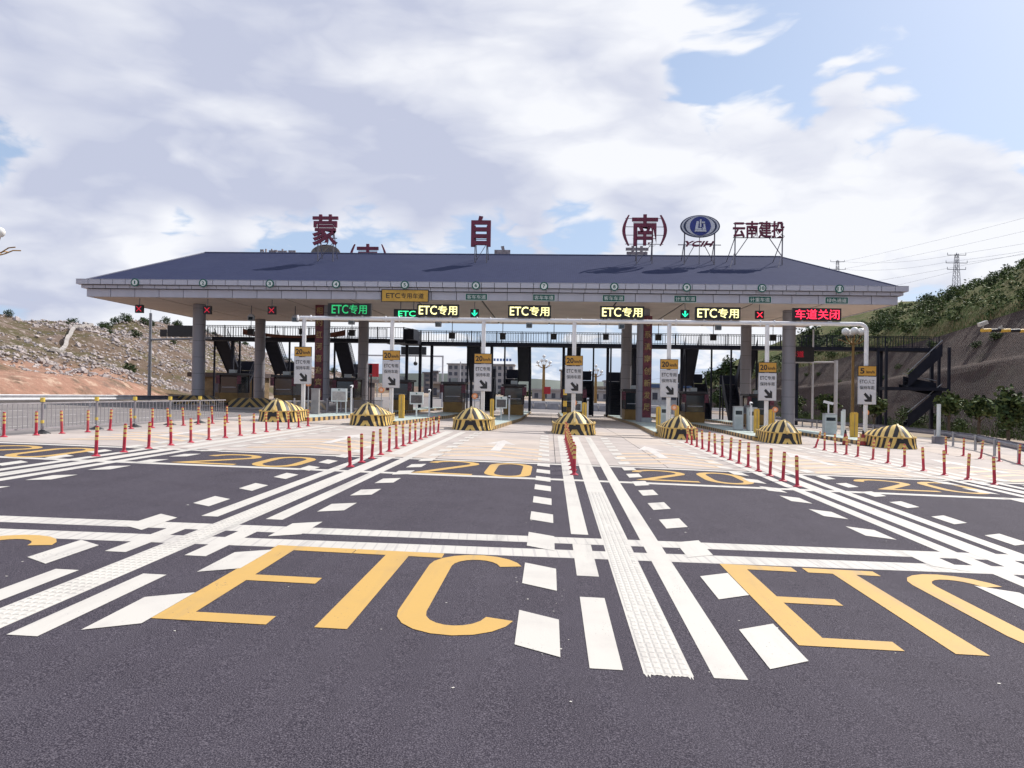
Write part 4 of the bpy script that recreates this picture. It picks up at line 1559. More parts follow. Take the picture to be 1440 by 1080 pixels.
M_SCREENF = mat('screen_frame', (0.66, 0.70, 0.70), 0.45, 0.05)
M_SCREEN = mat('screen_dark', (0.10, 0.09, 0.10), 0.3, 0.3, 8.0)
for x, y, w, h, z0, lab, m in ((-12.72, 46, .95, .68, .75, 'white framed notice screen on two legs, leftmost island', mat('screen_pale', (.42, .39, .38), .4, .2, 9)),
                               (-7.99, 46, .82, .62, .78, 'pale framed screen on a single stem, second island from left', M_SCREEN),
                               (-3.0, 48, .72, .62, .72, 'pale framed screen on a single stem, third island from left', M_SCREEN),
                               (1.80, 50, .60, .55, .70, 'pale framed screen partly hidden behind the middle nose', M_SCREEN)):
    t = thing('fee_screen', lab, 'screen', on_island(x, y), 'fee screens on the islands')
    MB().box(-w / 2, w / 2, -.05, .06, z0, z0 + h + .12).build('frame', M_SCREENF, t)
    MB().box(-w / 2 + .07, w / 2 - .07, -.058, -.05, z0 + .07, z0 + h - .07).build('display', m, t)
    s = MB()
    if w > .9:
        s.bar((-.12, 0, 0), (-.12, 0, z0), .035)
        s.bar((.42, 0, 0), (.42, 0, z0), .035)
    else:
        s.bar((0, 0, 0), (0, 0, z0), .045)
    s.build('stem', M_SCREENF, t)
    MB().bar((0, -.06, z0 + h + .035), (0, -.08, z0 + h + .035), .045, 10).build('lens', M_GREEN, t)

for x, y, h, lab in ((-12.1, 46.5, 1.75, 'white camera pole right of the white notice screen'), (-7.53, 48, 1.7, 'white camera pole on the second island from left'), (-2.55, 49, 1.5, 'white camera pole on the third island from left'),
                     (2.42, 48.5, 1.55, 'white camera pole beside the yellow post on the middle island'), (11.9, 46, 1.7, 'white camera pole in front of the grey cabinets')):
    t = thing('camera_pole', lab, 'camera', on_island(x, y), 'small camera poles')
    MB().bar((0, 0, 0), (0, 0, h - .1), .055, 10).build('pole', M_WPOLE, t)
    c = MB()
    c.beam((.0, .18, h - .02), (0, -.16, h - .08), .13, .13)
    c.build('camera', M_WPOLE, t)
    MB().box(-.055, .055, -.20, -.16, h - .14, h - .04).build('lens', M_BLACK, t)

M_CABINET = mat('cabinet_paint', (0.50, 0.55, 0.57), 0.4, 0.05, 2, dirt=.15, dirtcol=(.4, .4, .4))
for x, y, w, h, lab in ((6.95, 46.5, .62, 1.3, 'pale blue cabinet beside the sign pole, third island from right'), (11.50, 47.5, .52, 1.4, 'pale grey cabinet, left of the pair on the second island from right'),
                        (12.25, 47.2, .5, 1.38, 'pale grey cabinet, right of the pair on the second island from right'), (16.62, 46.5, .66, 1.2, 'grey ticket cabinet with a camera above, rightmost island')):
    t = thing('control_cabinet', lab, 'cabinet', on_island(x, y), 'cabinets on the islands')
    MB().box(-w / 2, w / 2, -.25, .25, .05, h).build('body', M_CABINET, t)
    MB().box(-w / 2 - .02, w / 2 + .02, -.27, .27, h, h + .05).build('lid', M_GALV, t)
    MB().box(-w / 2, w / 2, -.22, .22, 0, .05).build('plinth', M_GALV, t)
    MB().box(-w / 2 + .06, w / 2 - .06, -.258, -.25, h * .68, h * .85).build('display', M_GLASS, t)
    MB().box(-w / 2 + .05, w / 2 - .05, -.256, -.25, .15, h * .6).build('door', mat('cabinet_door', (0.44, 0.49, 0.51), 0.4), t)
t = thing('camera_pole', 'white box camera on a short arm above the ticket cabinet', 'camera', on_island(16.55, 46.5, ISL_H + 1.262))
MB().bar((0, 0, 0), (0, 0, .55), .05).build('pole', M_WPOLE, t)
MB().beam((-.28, 0, .70), (.25, -.06, .58), .16, .15).build('camera', M_WPOLE, t)
for x, y, h, lab in ((17.05, 45.6, 1.42, 'pale post right of the ticket cabinet'), (17.75, 47.3, 1.5, 'pale post behind the yellow post, rightmost island')):
    t = thing('pale_post', lab, 'post', on_island(x, y), 'pale posts on the right island')
    MB().bar((0, 0, 0), (0, 0, h), .10, 12).build('post', M_SCREENF, t)
    MB().bar((0, 0, h), (0, 0, h + .03), .085, 12).build('cap', M_GALV, t)
t = thing('electric_box', 'grey upright box post left of the couplet column', 'cabinet', on_island(-13.55, 44))
MB().box(-.22, .22, -.12, .12, 0, 1.45).build('body', mat('box_grey', (0.30, 0.28, 0.28), 0.5, .15), t)
MB().box(-.24, .24, -.14, .14, 1.45, 1.49).build('lid', M_GALV, t)
M_ORBEAC = mat('beacon_orange', (0.72, 0.26, 0.10), 0.35, 0.15)
for k, (x, y, h) in enumerate([(-13.6, 42.8, 1.75), (-9.3, 42.2, 1.55), (-4.05, 41.6, 1.42), (1.34, 41.6, 1.28), (6.75, 42, 1.25), (12.6, 43.6, 1.35), (18.2 - 1.15, 42.3, 1.4)]):
    t = thing('beacon', 'round orange reflector beacon on a thin stem, %s island' % ISL_NAME[k], 'beacon', on_island(x, y), 'orange beacons on the islands')
    MB().bar((0, 0, 0), (0, 0, h - .12), .03).build('stem', M_GALV, t)
    MB().bar((0, -.03, h), (0, .03, h), .16, 16).build('disc', M_ORBEAC, t)
    MB().bar((0, -.045, h), (0, -.03, h), .09, 14).build('face', mat('beacon_face', (0.80, 0.52, 0.40), 0.4), t)

# traffic cones
M_CONE = mat('cone_red', (0.30, 0.03, 0.035), 0.5, 0.2)
for x, y, lab in ((14.2, 37.6, 'dark red traffic cone, left of the two by the right island'), (15.15, 37.9, 'dark red traffic cone against the rightmost nose')):
    t = thing('traffic_cone', lab, 'traffic cone', (x, y, gz(x, y) + .014), 'traffic cones')
    MB().box(-.2, .2, -.2, .2, 0, .035).build('base', M_BLACK, t)
    MB().lathe([(.145, .035), (.035, .70), (.03, .72)], 14).build('cone', M_CONE, t)
    MB().lathe([(.062, .555), (.036, .725), (.02, .74)], 14).build('tip', M_BLACK, t)
    MB().lathe([(.118, .22), (.092, .38)], 14).build('band', M_BYEL, t)

# ------------------------------------------------------------------ toll booths
M_BOOTH = mat('booth_brown', (0.055, 0.030, 0.030), 0.5, 0.2)
M_BYELL = mat('booth_base', (0.23, 0.135, 0.035), 0.55, 0.15, 2, dirt=.3, dirtcol=(.12, .07, .03))
BOOTHS = [(island_x(i, 64), 64.0, 'on the %s island' % ISL_NAME[i]) for i in range(7)] + [(-26.9, 64.5, 'behind the leftmost front column'), (-21.9, 63.5, 'between the two left front columns'), (-17.0, 64.5, 'behind the left couplet column')]
for i, (x, y, where) in enumerate(BOOTHS):
    t = thing('toll_booth', 'dark toll booth with ochre base %s' % where, 'toll booth', on_island(x, y), 'toll booths')
    b = MB().box(-.78, .78, -1.2, 1.2, 0, .85).build('base', M_BYELL, t)
    w = MB()
    for sx in (-.76, .76):
        for sy in (-1.18, 1.18):
            w.box(sx - .05, sx + .05, sy - .05, sy + .05, .85, 2.35)
    w.box(-.73, .73, -1.13, 1.13, 2.2, 2.34)
    w.build('frame', M_BOOTH, t)
    for nm, bx in (('window', (-.71, .71, -1.19, -1.17, .87, 2.19)), ('window', (-.765, -.745, -1.12, 1.12, .87, 2.19)), ('window', (.745, .765, -1.12, 1.12, .87, 2.19)), ('window', (-.71, .71, 1.17, 1.19, .87, 2.19))):
        wn = MB().box(*bx).build(nm, M_GLASS, t)
        if bx[2] < -1.15 and bx[3] < 0:
            MB().box(-.6, .6, -1.205, -1.192, 1.30, 1.36).build('sill', mat('sill_grey', (.4, .4, .44), .5), wn)
    MB().box(-.98, .98, -1.4, 1.4, 2.35, 2.52).build('roof', mat('booth_roof', (0.04, 0.035, 0.04), .5), t)
    MB().box(-.26, .26, -.6, -.1, 2.52, 2.82).build('air_conditioner', M_CABINET, t)
    for sx in (-.9, .9):
        MB().box(sx - .16, sx + .16, -1.32, -1.18, 1.62, 2.3).build('side_panel', mat('booth_red_panel', (0.13, 0.03, 0.05), .5, .5, 7), t)

# ------------------------------------------------------------------ footbridge behind the canopy
BR = thing('footbridge', 'long dark steel footbridge with railings behind the canopy', 'footbridge')
DZ = 6.42


def deck(x0, x1, y0, y1, z):
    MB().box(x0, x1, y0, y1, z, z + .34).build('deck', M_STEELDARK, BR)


def railing(p, q, h=1.12, parent=BR):
    p, q = Vector(p), Vector(q)
    L = (q - p).length
    d = (q - p) / L
    r = MB()
    r.beam(p + Vector((0, 0, h)), q + Vector((0, 0, h)), .06, .06)
    r.beam(p + Vector((0, 0, .12)), q + Vector((0, 0, .12)), .05, .05)
    n = int(L / .26)
    for i in range(1, n):
        c = p + d * (L * i / n)
        r.box(c.x - .014, c.x + .014, c.y - .014, c.y + .014, c.z + .13, c.z + h - .02)
    o = r.build('railing', M_STEELDARK, parent)
    n = max(1, round(L / 2.6))
    me = MB().box(-.035, .035, -.035, .035, 0, h + .06).mesh('railing_post', M_STEELDARK)
    for i in range(n + 1):
        link('railing_post', me, o, tuple(p + d * (L * i / n)))


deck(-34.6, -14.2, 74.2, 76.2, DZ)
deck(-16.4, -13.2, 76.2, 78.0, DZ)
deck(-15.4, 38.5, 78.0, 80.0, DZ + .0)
zt = DZ + .34
for a, b in (((-34.6, 74.25, zt), (-14.3, 74.25, zt)), ((-34.6, 76.15, zt), (-16.4, 76.15, zt)), ((-14.25, 74.25, zt), (-13.25, 78.02, zt)), ((-13.2, 78.05, zt), (38.45, 78.05, zt)), ((-15.3, 79.95, zt), (38.45, 79.95, zt))):
    railing(a, b)
mb = MB()
mb.box(-14.32, -13.3, 74.3, 78.0, DZ + .33, DZ + 1.35)
mb.build('side_screen', M_STEELDARK, BR)
for x in (-31.6, -24.7, -18.6):
    MB().box(x - .13, x + .13, 75.0, 75.3, gz(x, 75) - .1, DZ).build('pier', M_STEELDARK, BR)
for x in (-14.8, -13.4, -12.2, -6.0, 1.4, 5.9, 8.6, 13.4, 20.0, 24.9, 33.2, 38.2):
    MB().box(x - .14, x + .14, 78.8, 79.1, gz(x, 79) - .1, DZ).build('pier', M_STEELDARK, BR)
# slack dark red banner hanging on the left railing
ban = MB()
n = 24
vs = []
for i in range(n + 1):
    f = i / n
    x = -30.2 + 10.2 * f
    sag = .62 * math.sin(math.pi * f) ** .8
    vs += [(x, 74.14, zt + .85 - sag * 1.0), (x, 74.12, zt + .25 - sag * .45)]
ban.add(vs, [(2 * i, 2 * i + 1, 2 * i + 3, 2 * i + 2) for i in range(n)])
o = ban.build('banner', mat('banner_brown', (0.15, 0.055, 0.035), .8, .3, 3))
sol = o.modifiers.new('thickness', 'SOLIDIFY')
sol.thickness = .02
tag(o, 'sagging brown banner tied along the left bridge railing', 'banner')

# staircases from the bridge down to the islands
def staircase(x, y, zdeck, label, w=1.5, side=1, solid=True):
    zb = gz(x, y + 2) + .1
    t = thing('staircase', label, 'staircase', (x, y, zb), 'bridge stairs')
    H = zdeck - zb
    mid = H * .5
    # upper flight goes away from the bridge, lower flight comes back beside it
    for k, (ya, za, yb, zb2, x0) in enumerate(((.0, H, 3.4, mid, -w * .5), (3.6, mid, .4, 0.05, -w * .5 + side * (w + .06)))):
        st = MB()
        for sx in (x0, x0 + w):
            st.add([(sx - .03, ya, za - .34), (sx - .03, ya, za + .04), (sx - .03, yb, zb2 + .04), (sx - .03, yb, zb2 - .34 if zb2 > .4 else zb2 - .05),
                    (sx + .03, ya, za - .34), (sx + .03, ya, za + .04), (sx + .03, yb, zb2 + .04), (sx + .03, yb, zb2 - .34 if zb2 > .4 else zb2 - .05)],
                   [(0, 1, 2, 3), (7, 6, 5, 4), (0, 4, 5, 1), (1, 5, 6, 2), (2, 6, 7, 3), (3, 7, 4, 0)])
        fl = st.build('stringer', M_STEELDARK, t)
        tr = MB()
        n = 14
        for j in range(n):
            f = (j + .5) / n
            yy, zz = ya + (yb - ya) * f, za + (zb2 - za) * f
            tr.box(x0 + .03, x0 + w - .03, yy - .14, yy + .14, zz - .02, zz + .02)
            tr.box(x0 + .03, x0 + w - .03, yy + .12 * (1 if yb > ya else -1), yy + .14 * (1 if yb > ya else -1), zz - .2, zz - .021) if yb > ya else tr.box(x0 + .03, x0 + w - .03, yy - .14, yy - .12, zz - .2, zz - .021)
        tr.build('treads', M_STEELDARK, fl)['kind'] = 'stuff'
        hr = MB()
        for sx in (x0, x0 + w):
            hr.beam((sx, ya, za + 1.0), (sx, yb, zb2 + 1.0), .05, .05)
            hr.beam((sx, ya, za + .5), (sx, yb, zb2 + .5), .03, .03)
            for j in range(15):
                f = j / 14
                yy, zz = ya + (yb - ya) * f, za + (zb2 - za) * f
                hr.box(sx - .014, sx + .014, yy - .014, yy + .014, zz, zz + 1.0)
        hr.build('handrail', M_STEELDARK, fl)
        un = MB()
        un.add([(x0 + .03, ya, za - .26), (x0 + w - .03, ya, za - .26), (x0 + w - .03, yb, zb2 - .26 if zb2 > .4 else zb2 + .0), (x0 + .03, yb, zb2 - .26 if zb2 > .4 else zb2 + .0),
                (x0 + .03, ya, za - .22), (x0 + w - .03, ya, za - .22), (x0 + w - .03, yb, zb2 - .22 if zb2 > .4 else zb2 + .04), (x0 + .03, yb, zb2 - .22 if zb2 > .4 else zb2 + .04)],
               [(0, 1, 2, 3), (7, 6, 5, 4), (0, 4, 5, 1), (1, 5, 6, 2), (2, 6, 7, 3), (3, 7, 4, 0)])
        un.build('underside_plate', M_STEELDARK, fl)
        for sx in (x0, x0 + w) if solid else ():
            pn = MB()
            pn.add([(sx - .012, ya, za + .08), (sx - .012, ya, za + .92), (sx - .012, yb, zb2 + .92), (sx - .012, yb, zb2 + .08), (sx + .012, ya, za + .08), (sx + .012, ya, za + .92), (sx + .012, yb, zb2 + .92), (sx + .012, yb, zb2 + .08)],
                   [(0, 1, 2, 3), (7, 6, 5, 4), (0, 4, 5, 1), (1, 5, 6, 2), (2, 6, 7, 3), (3, 7, 4, 0)])
            pn.build('side_panel', M_STEELDARK, fl)
    x2 = -w * .5 + side * (w + .06)
    xa, xb = min(-w * .5, x2), max(-w * .5, x2) + w
    MB().box(xa, xb, 3.4, 5.0, mid - .14, mid).build('landing', M_STEELDARK, t)
    MB().box(xa, xb, 4.9, 4.96, mid + .05, mid + 1.05).build('landing_screen', M_STEELDARK, t)
    for sx in (xa + .08, xb - .08):
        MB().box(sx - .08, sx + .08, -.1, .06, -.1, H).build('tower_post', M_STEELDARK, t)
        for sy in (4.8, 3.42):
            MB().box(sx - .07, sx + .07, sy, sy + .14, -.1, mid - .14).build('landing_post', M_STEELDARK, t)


for x, lab, y0, sd_ in ((-33.3, 'dark switchback stair at the left end of the footbridge', 76.2, 1), (-28.2, 'dark bridge stair behind the second back column from left', 76.2, 1), (-21.0, 'dark bridge stair right of the left couplet column', 76.2, 1),
                        (-8.0, 'dark bridge stair behind the third sign pole', 80.0, 1), (-2.7, 'dark bridge stair behind the booth left of the open middle', 80.0, -1), (2.5, 'dark bridge stair behind the middle sign', 80.0, 1),
                        (8.3, 'dark bridge stair left of the right couplet column', 80.0, -1), (14.6, 'dark bridge stair behind the fifth and sixth sign poles', 80.0, 1), (20.6, 'dark bridge stair behind the right columns', 80.0, -1)):
    staircase(x, y0, DZ + .3, lab, 1.35, sd_, x > -10)
# free standing end stair at the right
t = thing('staircase', 'dark steel stair tower at the right end of the footbridge by the slope', 'staircase', (35.6, 76.0, gz(35.6, 76)), 'bridge stairs')
H = DZ - gz(35.6, 76)
for sx in (-3.2, 2.7):
    for sy in (-.2, 1.7):
        MB().box(sx - .11, sx + .11, sy - .11, sy + .11, -.1, H + .3).build('post', M_STEELDARK, t)
for k, (xa, za, xb, zb2, yy) in enumerate(((2.2, H, -1.0, H * .60, .1), (-1.0, H * .58, 2.2, H * .50, 1.2), (2.2, H * .46, -1.0, H * .10, .1))):
    s = MB()
    for dy in (0, .85):
        s.add([(xa, yy + dy - .03, za - .4), (xa, yy + dy - .03, za), (xb, yy + dy - .03, zb2), (xb, yy + dy - .03, zb2 - .4), (xa, yy + dy + .03, za - .4), (xa, yy + dy + .03, za), (xb, yy + dy + .03, zb2), (xb, yy + dy + .03, zb2 - .4)],
              [(0, 1, 2, 3), (7, 6, 5, 4), (0, 4, 5, 1), (1, 5, 6, 2), (2, 6, 7, 3), (3, 7, 4, 0)])
    fl = s.build('stringer', M_STEELDARK, t)
    s = MB()
    s.add([(xa, yy, za - .40), (xa, yy + .85, za - .40), (xb, yy + .85, zb2 - .40), (xb, yy, zb2 - .40), (xa, yy, za - .36), (xa, yy + .85, za - .36), (xb, yy + .85, zb2 - .36), (xb, yy, zb2 - .36)],
          [(0, 1, 2, 3), (7, 6, 5, 4), (0, 4, 5, 1), (1, 5, 6, 2), (2, 6, 7, 3), (3, 7, 4, 0)])
    s.build('underside_plate', M_STEELDARK, fl)
    s = MB()
    s.add([(xa, yy - .05, za - .5), (xa, yy - .05, za + .75), (xb, yy - .05, zb2 + .75), (xb, yy - .05, zb2 - .5), (xa, yy - .03, za - .5), (xa, yy - .03, za + .75), (xb, yy - .03, zb2 + .75), (xb, yy - .03, zb2 - .5)],
          [(0, 1, 2, 3), (7, 6, 5, 4), (0, 4, 5, 1), (1, 5, 6, 2), (2, 6, 7, 3), (3, 7, 4, 0)])
    s.build('side_panel', M_STEELDARK, fl)
    s = MB()
    for j in range(14):
        f = (j + .5) / 14
        xx, zz = xa + (xb - xa) * f, za + (zb2 - za) * f - .05
        s.box(xx - .17, xx + .17, yy + .03, yy + .82, zz - .02, zz + .02)
    s.build('treads', M_STEELDARK, fl)['kind'] = 'stuff'
    s = MB()
    s.beam((xa, yy, za + 1.0), (xb, yy, zb2 + 1.0), .06, .06)
    s.beam((xa, yy, za + .55), (xb, yy, zb2 + .55), .04, .04)
    s.build('handrail', M_GALV, fl)
MB().box(-3.2, 2.7, -.25, 1.8, H * .50, H * .54).build('landing', M_STEELDARK, t)

# ================================================================== fences and guardrails
M_FENCE = mat('fence_steel', (0.34, 0.32, 0.34), 0.5, 0.15, metal=.2)
M_COLLAR = mat('reflective_yellow', (0.75, 0.55, 0.10), 0.4, 0.1)


def fence_section(p, q, label, group, collars=True, h=1.05, foot=True):
    p, q = Vector((*p, gz(*p) + .004)), Vector((*q, gz(*q) + .004))
    d = q - p
    t = thing('fence_section', label, 'fence', tuple(p), group)
    r = MB()
    for z in (.18, h - .06):
        r.beam((0, 0, z), d + Vector((0, 0, z)), .045, .045)
    r.build('rails', M_FENCE, t)
    r = MB()
    n = int(d.length / .2)
    for k in range(1, n):
        c = d * (k / n)
        r.bar((c.x, c.y, c.z + .19), (c.x, c.y, c.z + h - .07), .011, 5)
    o = r.build('bars', M_FENCE, t)
    o['kind'] = 'stuff'
    po = MB().bar((0, 0, 0), (0, 0, h + .10), .045, 10).build('post', M_FENCE, t)
    if foot:
        MB().lathe([(.26, 0), (.24, .03), (.10, .09), (.07, .12)], 14).build('rubber_foot', M_BLACK, t)
    if collars:
        MB().bar((0, 0, h - .02), (0, 0, h + .12), .075, 10).build('collar', M_COLLAR, po)
        MB().bar((0, 0, .34), (0, 0, .44), .055, 10).build('collar', M_COLLAR, po)


FP = [(-16.65, 21.5), (-16.37, 24.1), (-16.2, 26.8), (-15.9, 28.8), (-15.55, 30.85), (-15.3, 33.0), (-15.1, 35.2)]
for k in range(len(FP) - 1):
    fence_section(FP[k], FP[k + 1], 'grey barred fence section with yellow collars, %s from the near end' % ordinal(k), 'movable fence at the left')
FQ = [(-14.35, 39.5 + 3.0 * k) for k in range(9)]
FQ = [(-14.35 + .06 * k, y) for k, (x, y) in enumerate(FQ)]
for k in range(len(FQ) - 1):
    fence_section(FQ[k], FQ[k + 1], 'low grey steel fence section behind the leftmost nose, %s from the front' % ordinal(k), 'steel fence beside the left island', False, 1.0, False)


def guardrail(pts, label, zrail, m, step=4.0, h=.31):
    """W-beam on posts along points (x, y)"""
    t = thing('guardrail', label, 'guardrail', (pts[0][0], pts[0][1], gz(*pts[0])))
    o0 = Vector((pts[0][0], pts[0][1], gz(*pts[0])))
    prof = [(.0, -.5), (.05, -.36), (-.03, -.12), (-.03, .12), (.05, .36), (0, .5)]
    vs, fs = [], []
    P = [Vector((x, y, gz(x, y) + zrail)) - o0 for x, y in pts]
    for k, c in enumerate(P):
        d = (P[min(k + 1, len(P) - 1)] - P[max(k - 1, 0)]).normalized()
        nrm = Vector((d.y, -d.x, 0)).normalized()
        for side in (0, .02):
            for a, z in prof:
                vs.append(tuple(c + nrm * (a + side) + Vector((0, 0, z * h))))
    n = 2 * len(prof)
    m_ = len(prof)
    for k in range(len(P) - 1):
        for j in range(m_ - 1):
            a = k * n + j
            fs += [(a, a + 1, a + n + 1, a + n), (a + m_, a + n + m_, a + n + m_ + 1, a + m_ + 1)]
        a = k * n
        fs += [(a, a + n, a + n + m_, a + m_), (a + m_ - 1, a + 2 * m_ - 1, a + n + 2 * m_ - 1, a + n + m_ - 1)]
    mb = MB()
    mb.add(vs, fs)
    mb.build('rail', m, t)
    L = 0
    for a, b in zip(P, P[1:]):
        seg = (b - a).length
        k = max(1, int(seg / step))
        for j in range(k):
            c = a + (b - a) * (j / k)
            d = (b - a).normalized()
            nrm = Vector((-d.y, d.x, 0)).normalized() * .11
            c = c + nrm
            MB().bar((c.x, c.y, c.z - zrail - .1), (c.x, c.y, c.z + .12), .06, 8).build('post', M_GALV, t)


M_RAILW = mat('rail_white', (0.62, 0.62, 0.64), 0.4, 0.08, metal=.3)
M_RAILB = mat('rail_steel', (0.20, 0.205, 0.26), 0.42, 0.15, metal=.45)
guardrail([(-24.5, 14), (-26.0, 26), (-27.0, 36), (-27.5, 45), (-27.6, 50)], 'white steel guardrail along the far carriageway at left', .62, M_RAILW)
guardrail([(-27.7, 50.2), (-28.0, 56), (-28.2, 62)], 'dark steel guardrail running on to the left islands', .60, M_RAILB)
guardrail([(14.6, 18), (17.9, 30), (20.6, 38), (22.6, 46), (23.2, 56), (23.4, 72), (23.6, 95)], 'dark steel guardrail along the right edge below the slope', .62, M_RAILB)
t = thing('marker_post', 'pale round post standing by the right guardrail', 'post', (22.0, 44.6, gz(22, 44.6)))
MB().bar((0, 0, .3), (0, 0, 2.25), .11, 14).build('post', M_SCREENF, t)
MB().box(-.28, .28, -.2, .2, 0, .42).build('footing', mat('footing_grey', (0.24, 0.23, 0.26), .7, .2), t)

# striped island ends of the opposite direction
for k, (x, y) in enumerate([(-26.9, 57.0), (-22.0, 55.5), (-17.6, 54.4)]):
    t = thing('island_nose', 'dark striped island end below the %s' % ['leftmost column', 'second stair from left', 'left couplet board'][k], 'crash barrier', (x, y, gz(x, y)), 'dark island ends', R(10))
    mb = MB()
    mb.prism([(-1.5, 0), (1.5, 0), (1.5, .55), (.9, .8), (-.9, .8), (-1.5, .55)], 0, 1.4)
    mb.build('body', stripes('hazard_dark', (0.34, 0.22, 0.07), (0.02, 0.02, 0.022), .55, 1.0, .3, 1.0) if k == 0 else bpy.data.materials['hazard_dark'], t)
    MB().box(-1.6, 1.6, -.06, 1.5, 0, .12).build('kerb', M_ISLSIDE, t)
    ribbon = MB()
    ribbon.box(-.98, .98, 1.4, 24, -.3, .18)
    ribbon.build('island', M_ISLSIDE, t)

# ================================================================== lamps, signs and gantries around
M_BRONZE = mat('bronze_pole', (0.30, 0.17, 0.055), 0.4, 0.15, metal=.4)
M_GLOBE = mat('lamp_globe', (0.85, 0.83, 0.80), 0.3, 0.02)
M_PALEPOLE = mat('pale_pole', (0.55, 0.54, 0.56), 0.45, 0.08)


def globe_lamp(x, y, zt, label, globes, rg=.33, pole_r=.16, m=M_BRONZE):
    zb = gz(x, y)
    t = thing('globe_street_lamp', label, 'street lamp', (x, y, zb), 'globe street lamps')
    H = zt - zb
    MB().lathe([(.32, 0), (.30, .5), (pole_r, .7), (pole_r * .8, H - 1.2), (pole_r * .6, H - .6)], 14).build('pole', m, t, True)
    for k, (dx, dy, dz) in enumerate(globes):
        a = MB()
        prev = Vector((0, 0, H - 1.2))
        for j in range(1, 6):
            f = j / 5
            p = Vector((dx * f ** .7, dy * f ** .7, H - 1.2 + (dz + 1.2 - rg) * f ** 1.6))
            a.bar(prev, p, .05, 6)
            prev = p
        arm = a.build('arm', m, t)
        MB().sphere((dx, dy, H + dz), rg, 16).build('globe', M_GLOBE, arm, True)
    cr = MB()
    for k in range(8):
        an = 2 * math.pi * k / 8
        prev = Vector((0, 0, H - 1.3))
        for j in range(1, 5):
            f = j / 4
            p = Vector((1.5 * f * math.cos(an), 1.5 * f * math.sin(an), H - 1.3 + .75 * f ** 1.7 - (.25 if j == 4 else 0)))
            cr.bar(prev, p, .035, 5)
            prev = p
    cr.build('crown_scroll', m, t)


G3 = [(-.75, 0, 0), (0, -.3, .06), (.75, 0, 0), (0, .8, -.1)]
globe_lamp(30.1, 78, 8.30, 'tall bronze street lamp with round white globes at the right', G3, .38)
globe_lamp(-30.35, 40, 10.1, 'street lamp with white globe cut off by the left edge', [(.62, 0, 0), (-.62, 0, 0), (0, .6, .1)], .27)
GF = [(-1.1, 0, -.2), (-.4, 0, .1), (.4, 0, .1), (1.1, 0, -.2), (0, 0, .9)]
globe_lamp(-1.09, 140, 7.2, 'bronze globe lamp far behind, left of the middle sign', GF, .30, .3)
globe_lamp(8.94, 150, 5.9, 'bronze globe lamp far behind, right of the middle sign', GF, .30, .3)
# red banner on the far lamp
o = MB().box(-.2, 1.0, -.05, .05, 0, 1.3).build('lamp_banner', mat('banner_red', (0.42, 0.02, 0.03), .6))
o.location = (-.8, 139.6, 1.25)
tag(o, 'small red banner fixed to the left far lamp post', 'banner')

t = thing('cantilever_sign', 'dark overhead sign boards on a slim pole left of the columns', 'road sign', (-38.36, 72, gz(-38.36, 72)))
zb = gz(-38.36, 72)
MB().bar((0, 0, -.1), (0, 0, 8.3), .17, 12, 0, .13).build('pole', mat('grey_pole', (0.22, 0.225, 0.25), .5), t, True)
MB().bar((0, 0, 5.95 - .2), (6.0, 0, 5.95), .10, 10).build('arm', bpy.data.materials['grey_pole'], t, True)
MB().box(1.0, 1.65, -.12, -.02, 6.05, 6.75).build('small_board', M_BLACK, t)
MB().box(1.72, 4.6, -.12, -.02, 6.05, 7.15).build('board', M_BLACK, t)
MB().bar((0, 0, 8.3), (0, 0, 9.6), .02, 6).build('lightning_rod', M_GALV, t)

t = thing('led_display', 'dark display with dim red characters on a frame right of the columns', 'LED display', (19.75, 62, 0))
MB().box(-1.15, 1.15, 0, .3, 4.62, 5.78).build('cabinet', M_LEDBLACK, t)
text_part('车道', -.75, .35, 4.95, 5.45, -.03, .028, emissive('led_dim_red', (0.45, 0.01, 0.03), .35), t)
fr = MB()
fr.bar((-1.0, .35, gz(19, 62)), (-1.0, .35, 4.7), .06, 8)
fr.bar((-1.0, .35, 4.55), (3.1, .35, 4.62), .07, 8)
fr.bar((3.0, .35, gz(22.8, 62) - .05), (3.0, .35, 4.75), .14, 10)
fr.build('frame', M_PALEPOLE, t)

for x, y, zt2, lab in ((23.5, 70, 7.8, 'slim pale pole right of the display frame'), (15.6, 92, 6.0, 'slim pale pole left of the right columns'), (-11.2, 96, 5.4, 'thin pale pole left of the open middle')):
    t = thing('pole', lab, 'pole', (x, y, gz(x, y)), 'slim pale poles')
    MB().bar((0, 0, -.05), (0, 0, zt2 - gz(x, y)), .10, 10, 0, .07).build('shaft', M_PALEPOLE, t, True)
    MB().lathe([(.2, 0), (.2, .04), (.12, .06)], 10).build('base_plate', M_PALEPOLE, t)
t = thing('portal_frame', 'thin grey portal frame standing behind the left booths', 'gantry', (0, 100, 0))
for xx in (-24.6, -14.0):
    MB().bar((xx, 0, gz(xx, 100)), (xx, 0, 6.2), .11, 8).build('post', M_PALEPOLE, t)
MB().bar((-24.6, 0, 6.2), (-13.9, 0, 6.2), .11, 8).build('beam', M_PALEPOLE, t)
MB().box(-19.5, -16.2, -.2, .2, 6.35, 7.4).build('board', M_BLACK, t)
MB().bar((-17.6, 0, 6.1), (-17.6, 0, 5.3), .04, 6).build('stem', M_BLACK, t)
MB().sphere((-17.6, 0, 5.2), .28, 10).build('camera', M_BLACK, t)

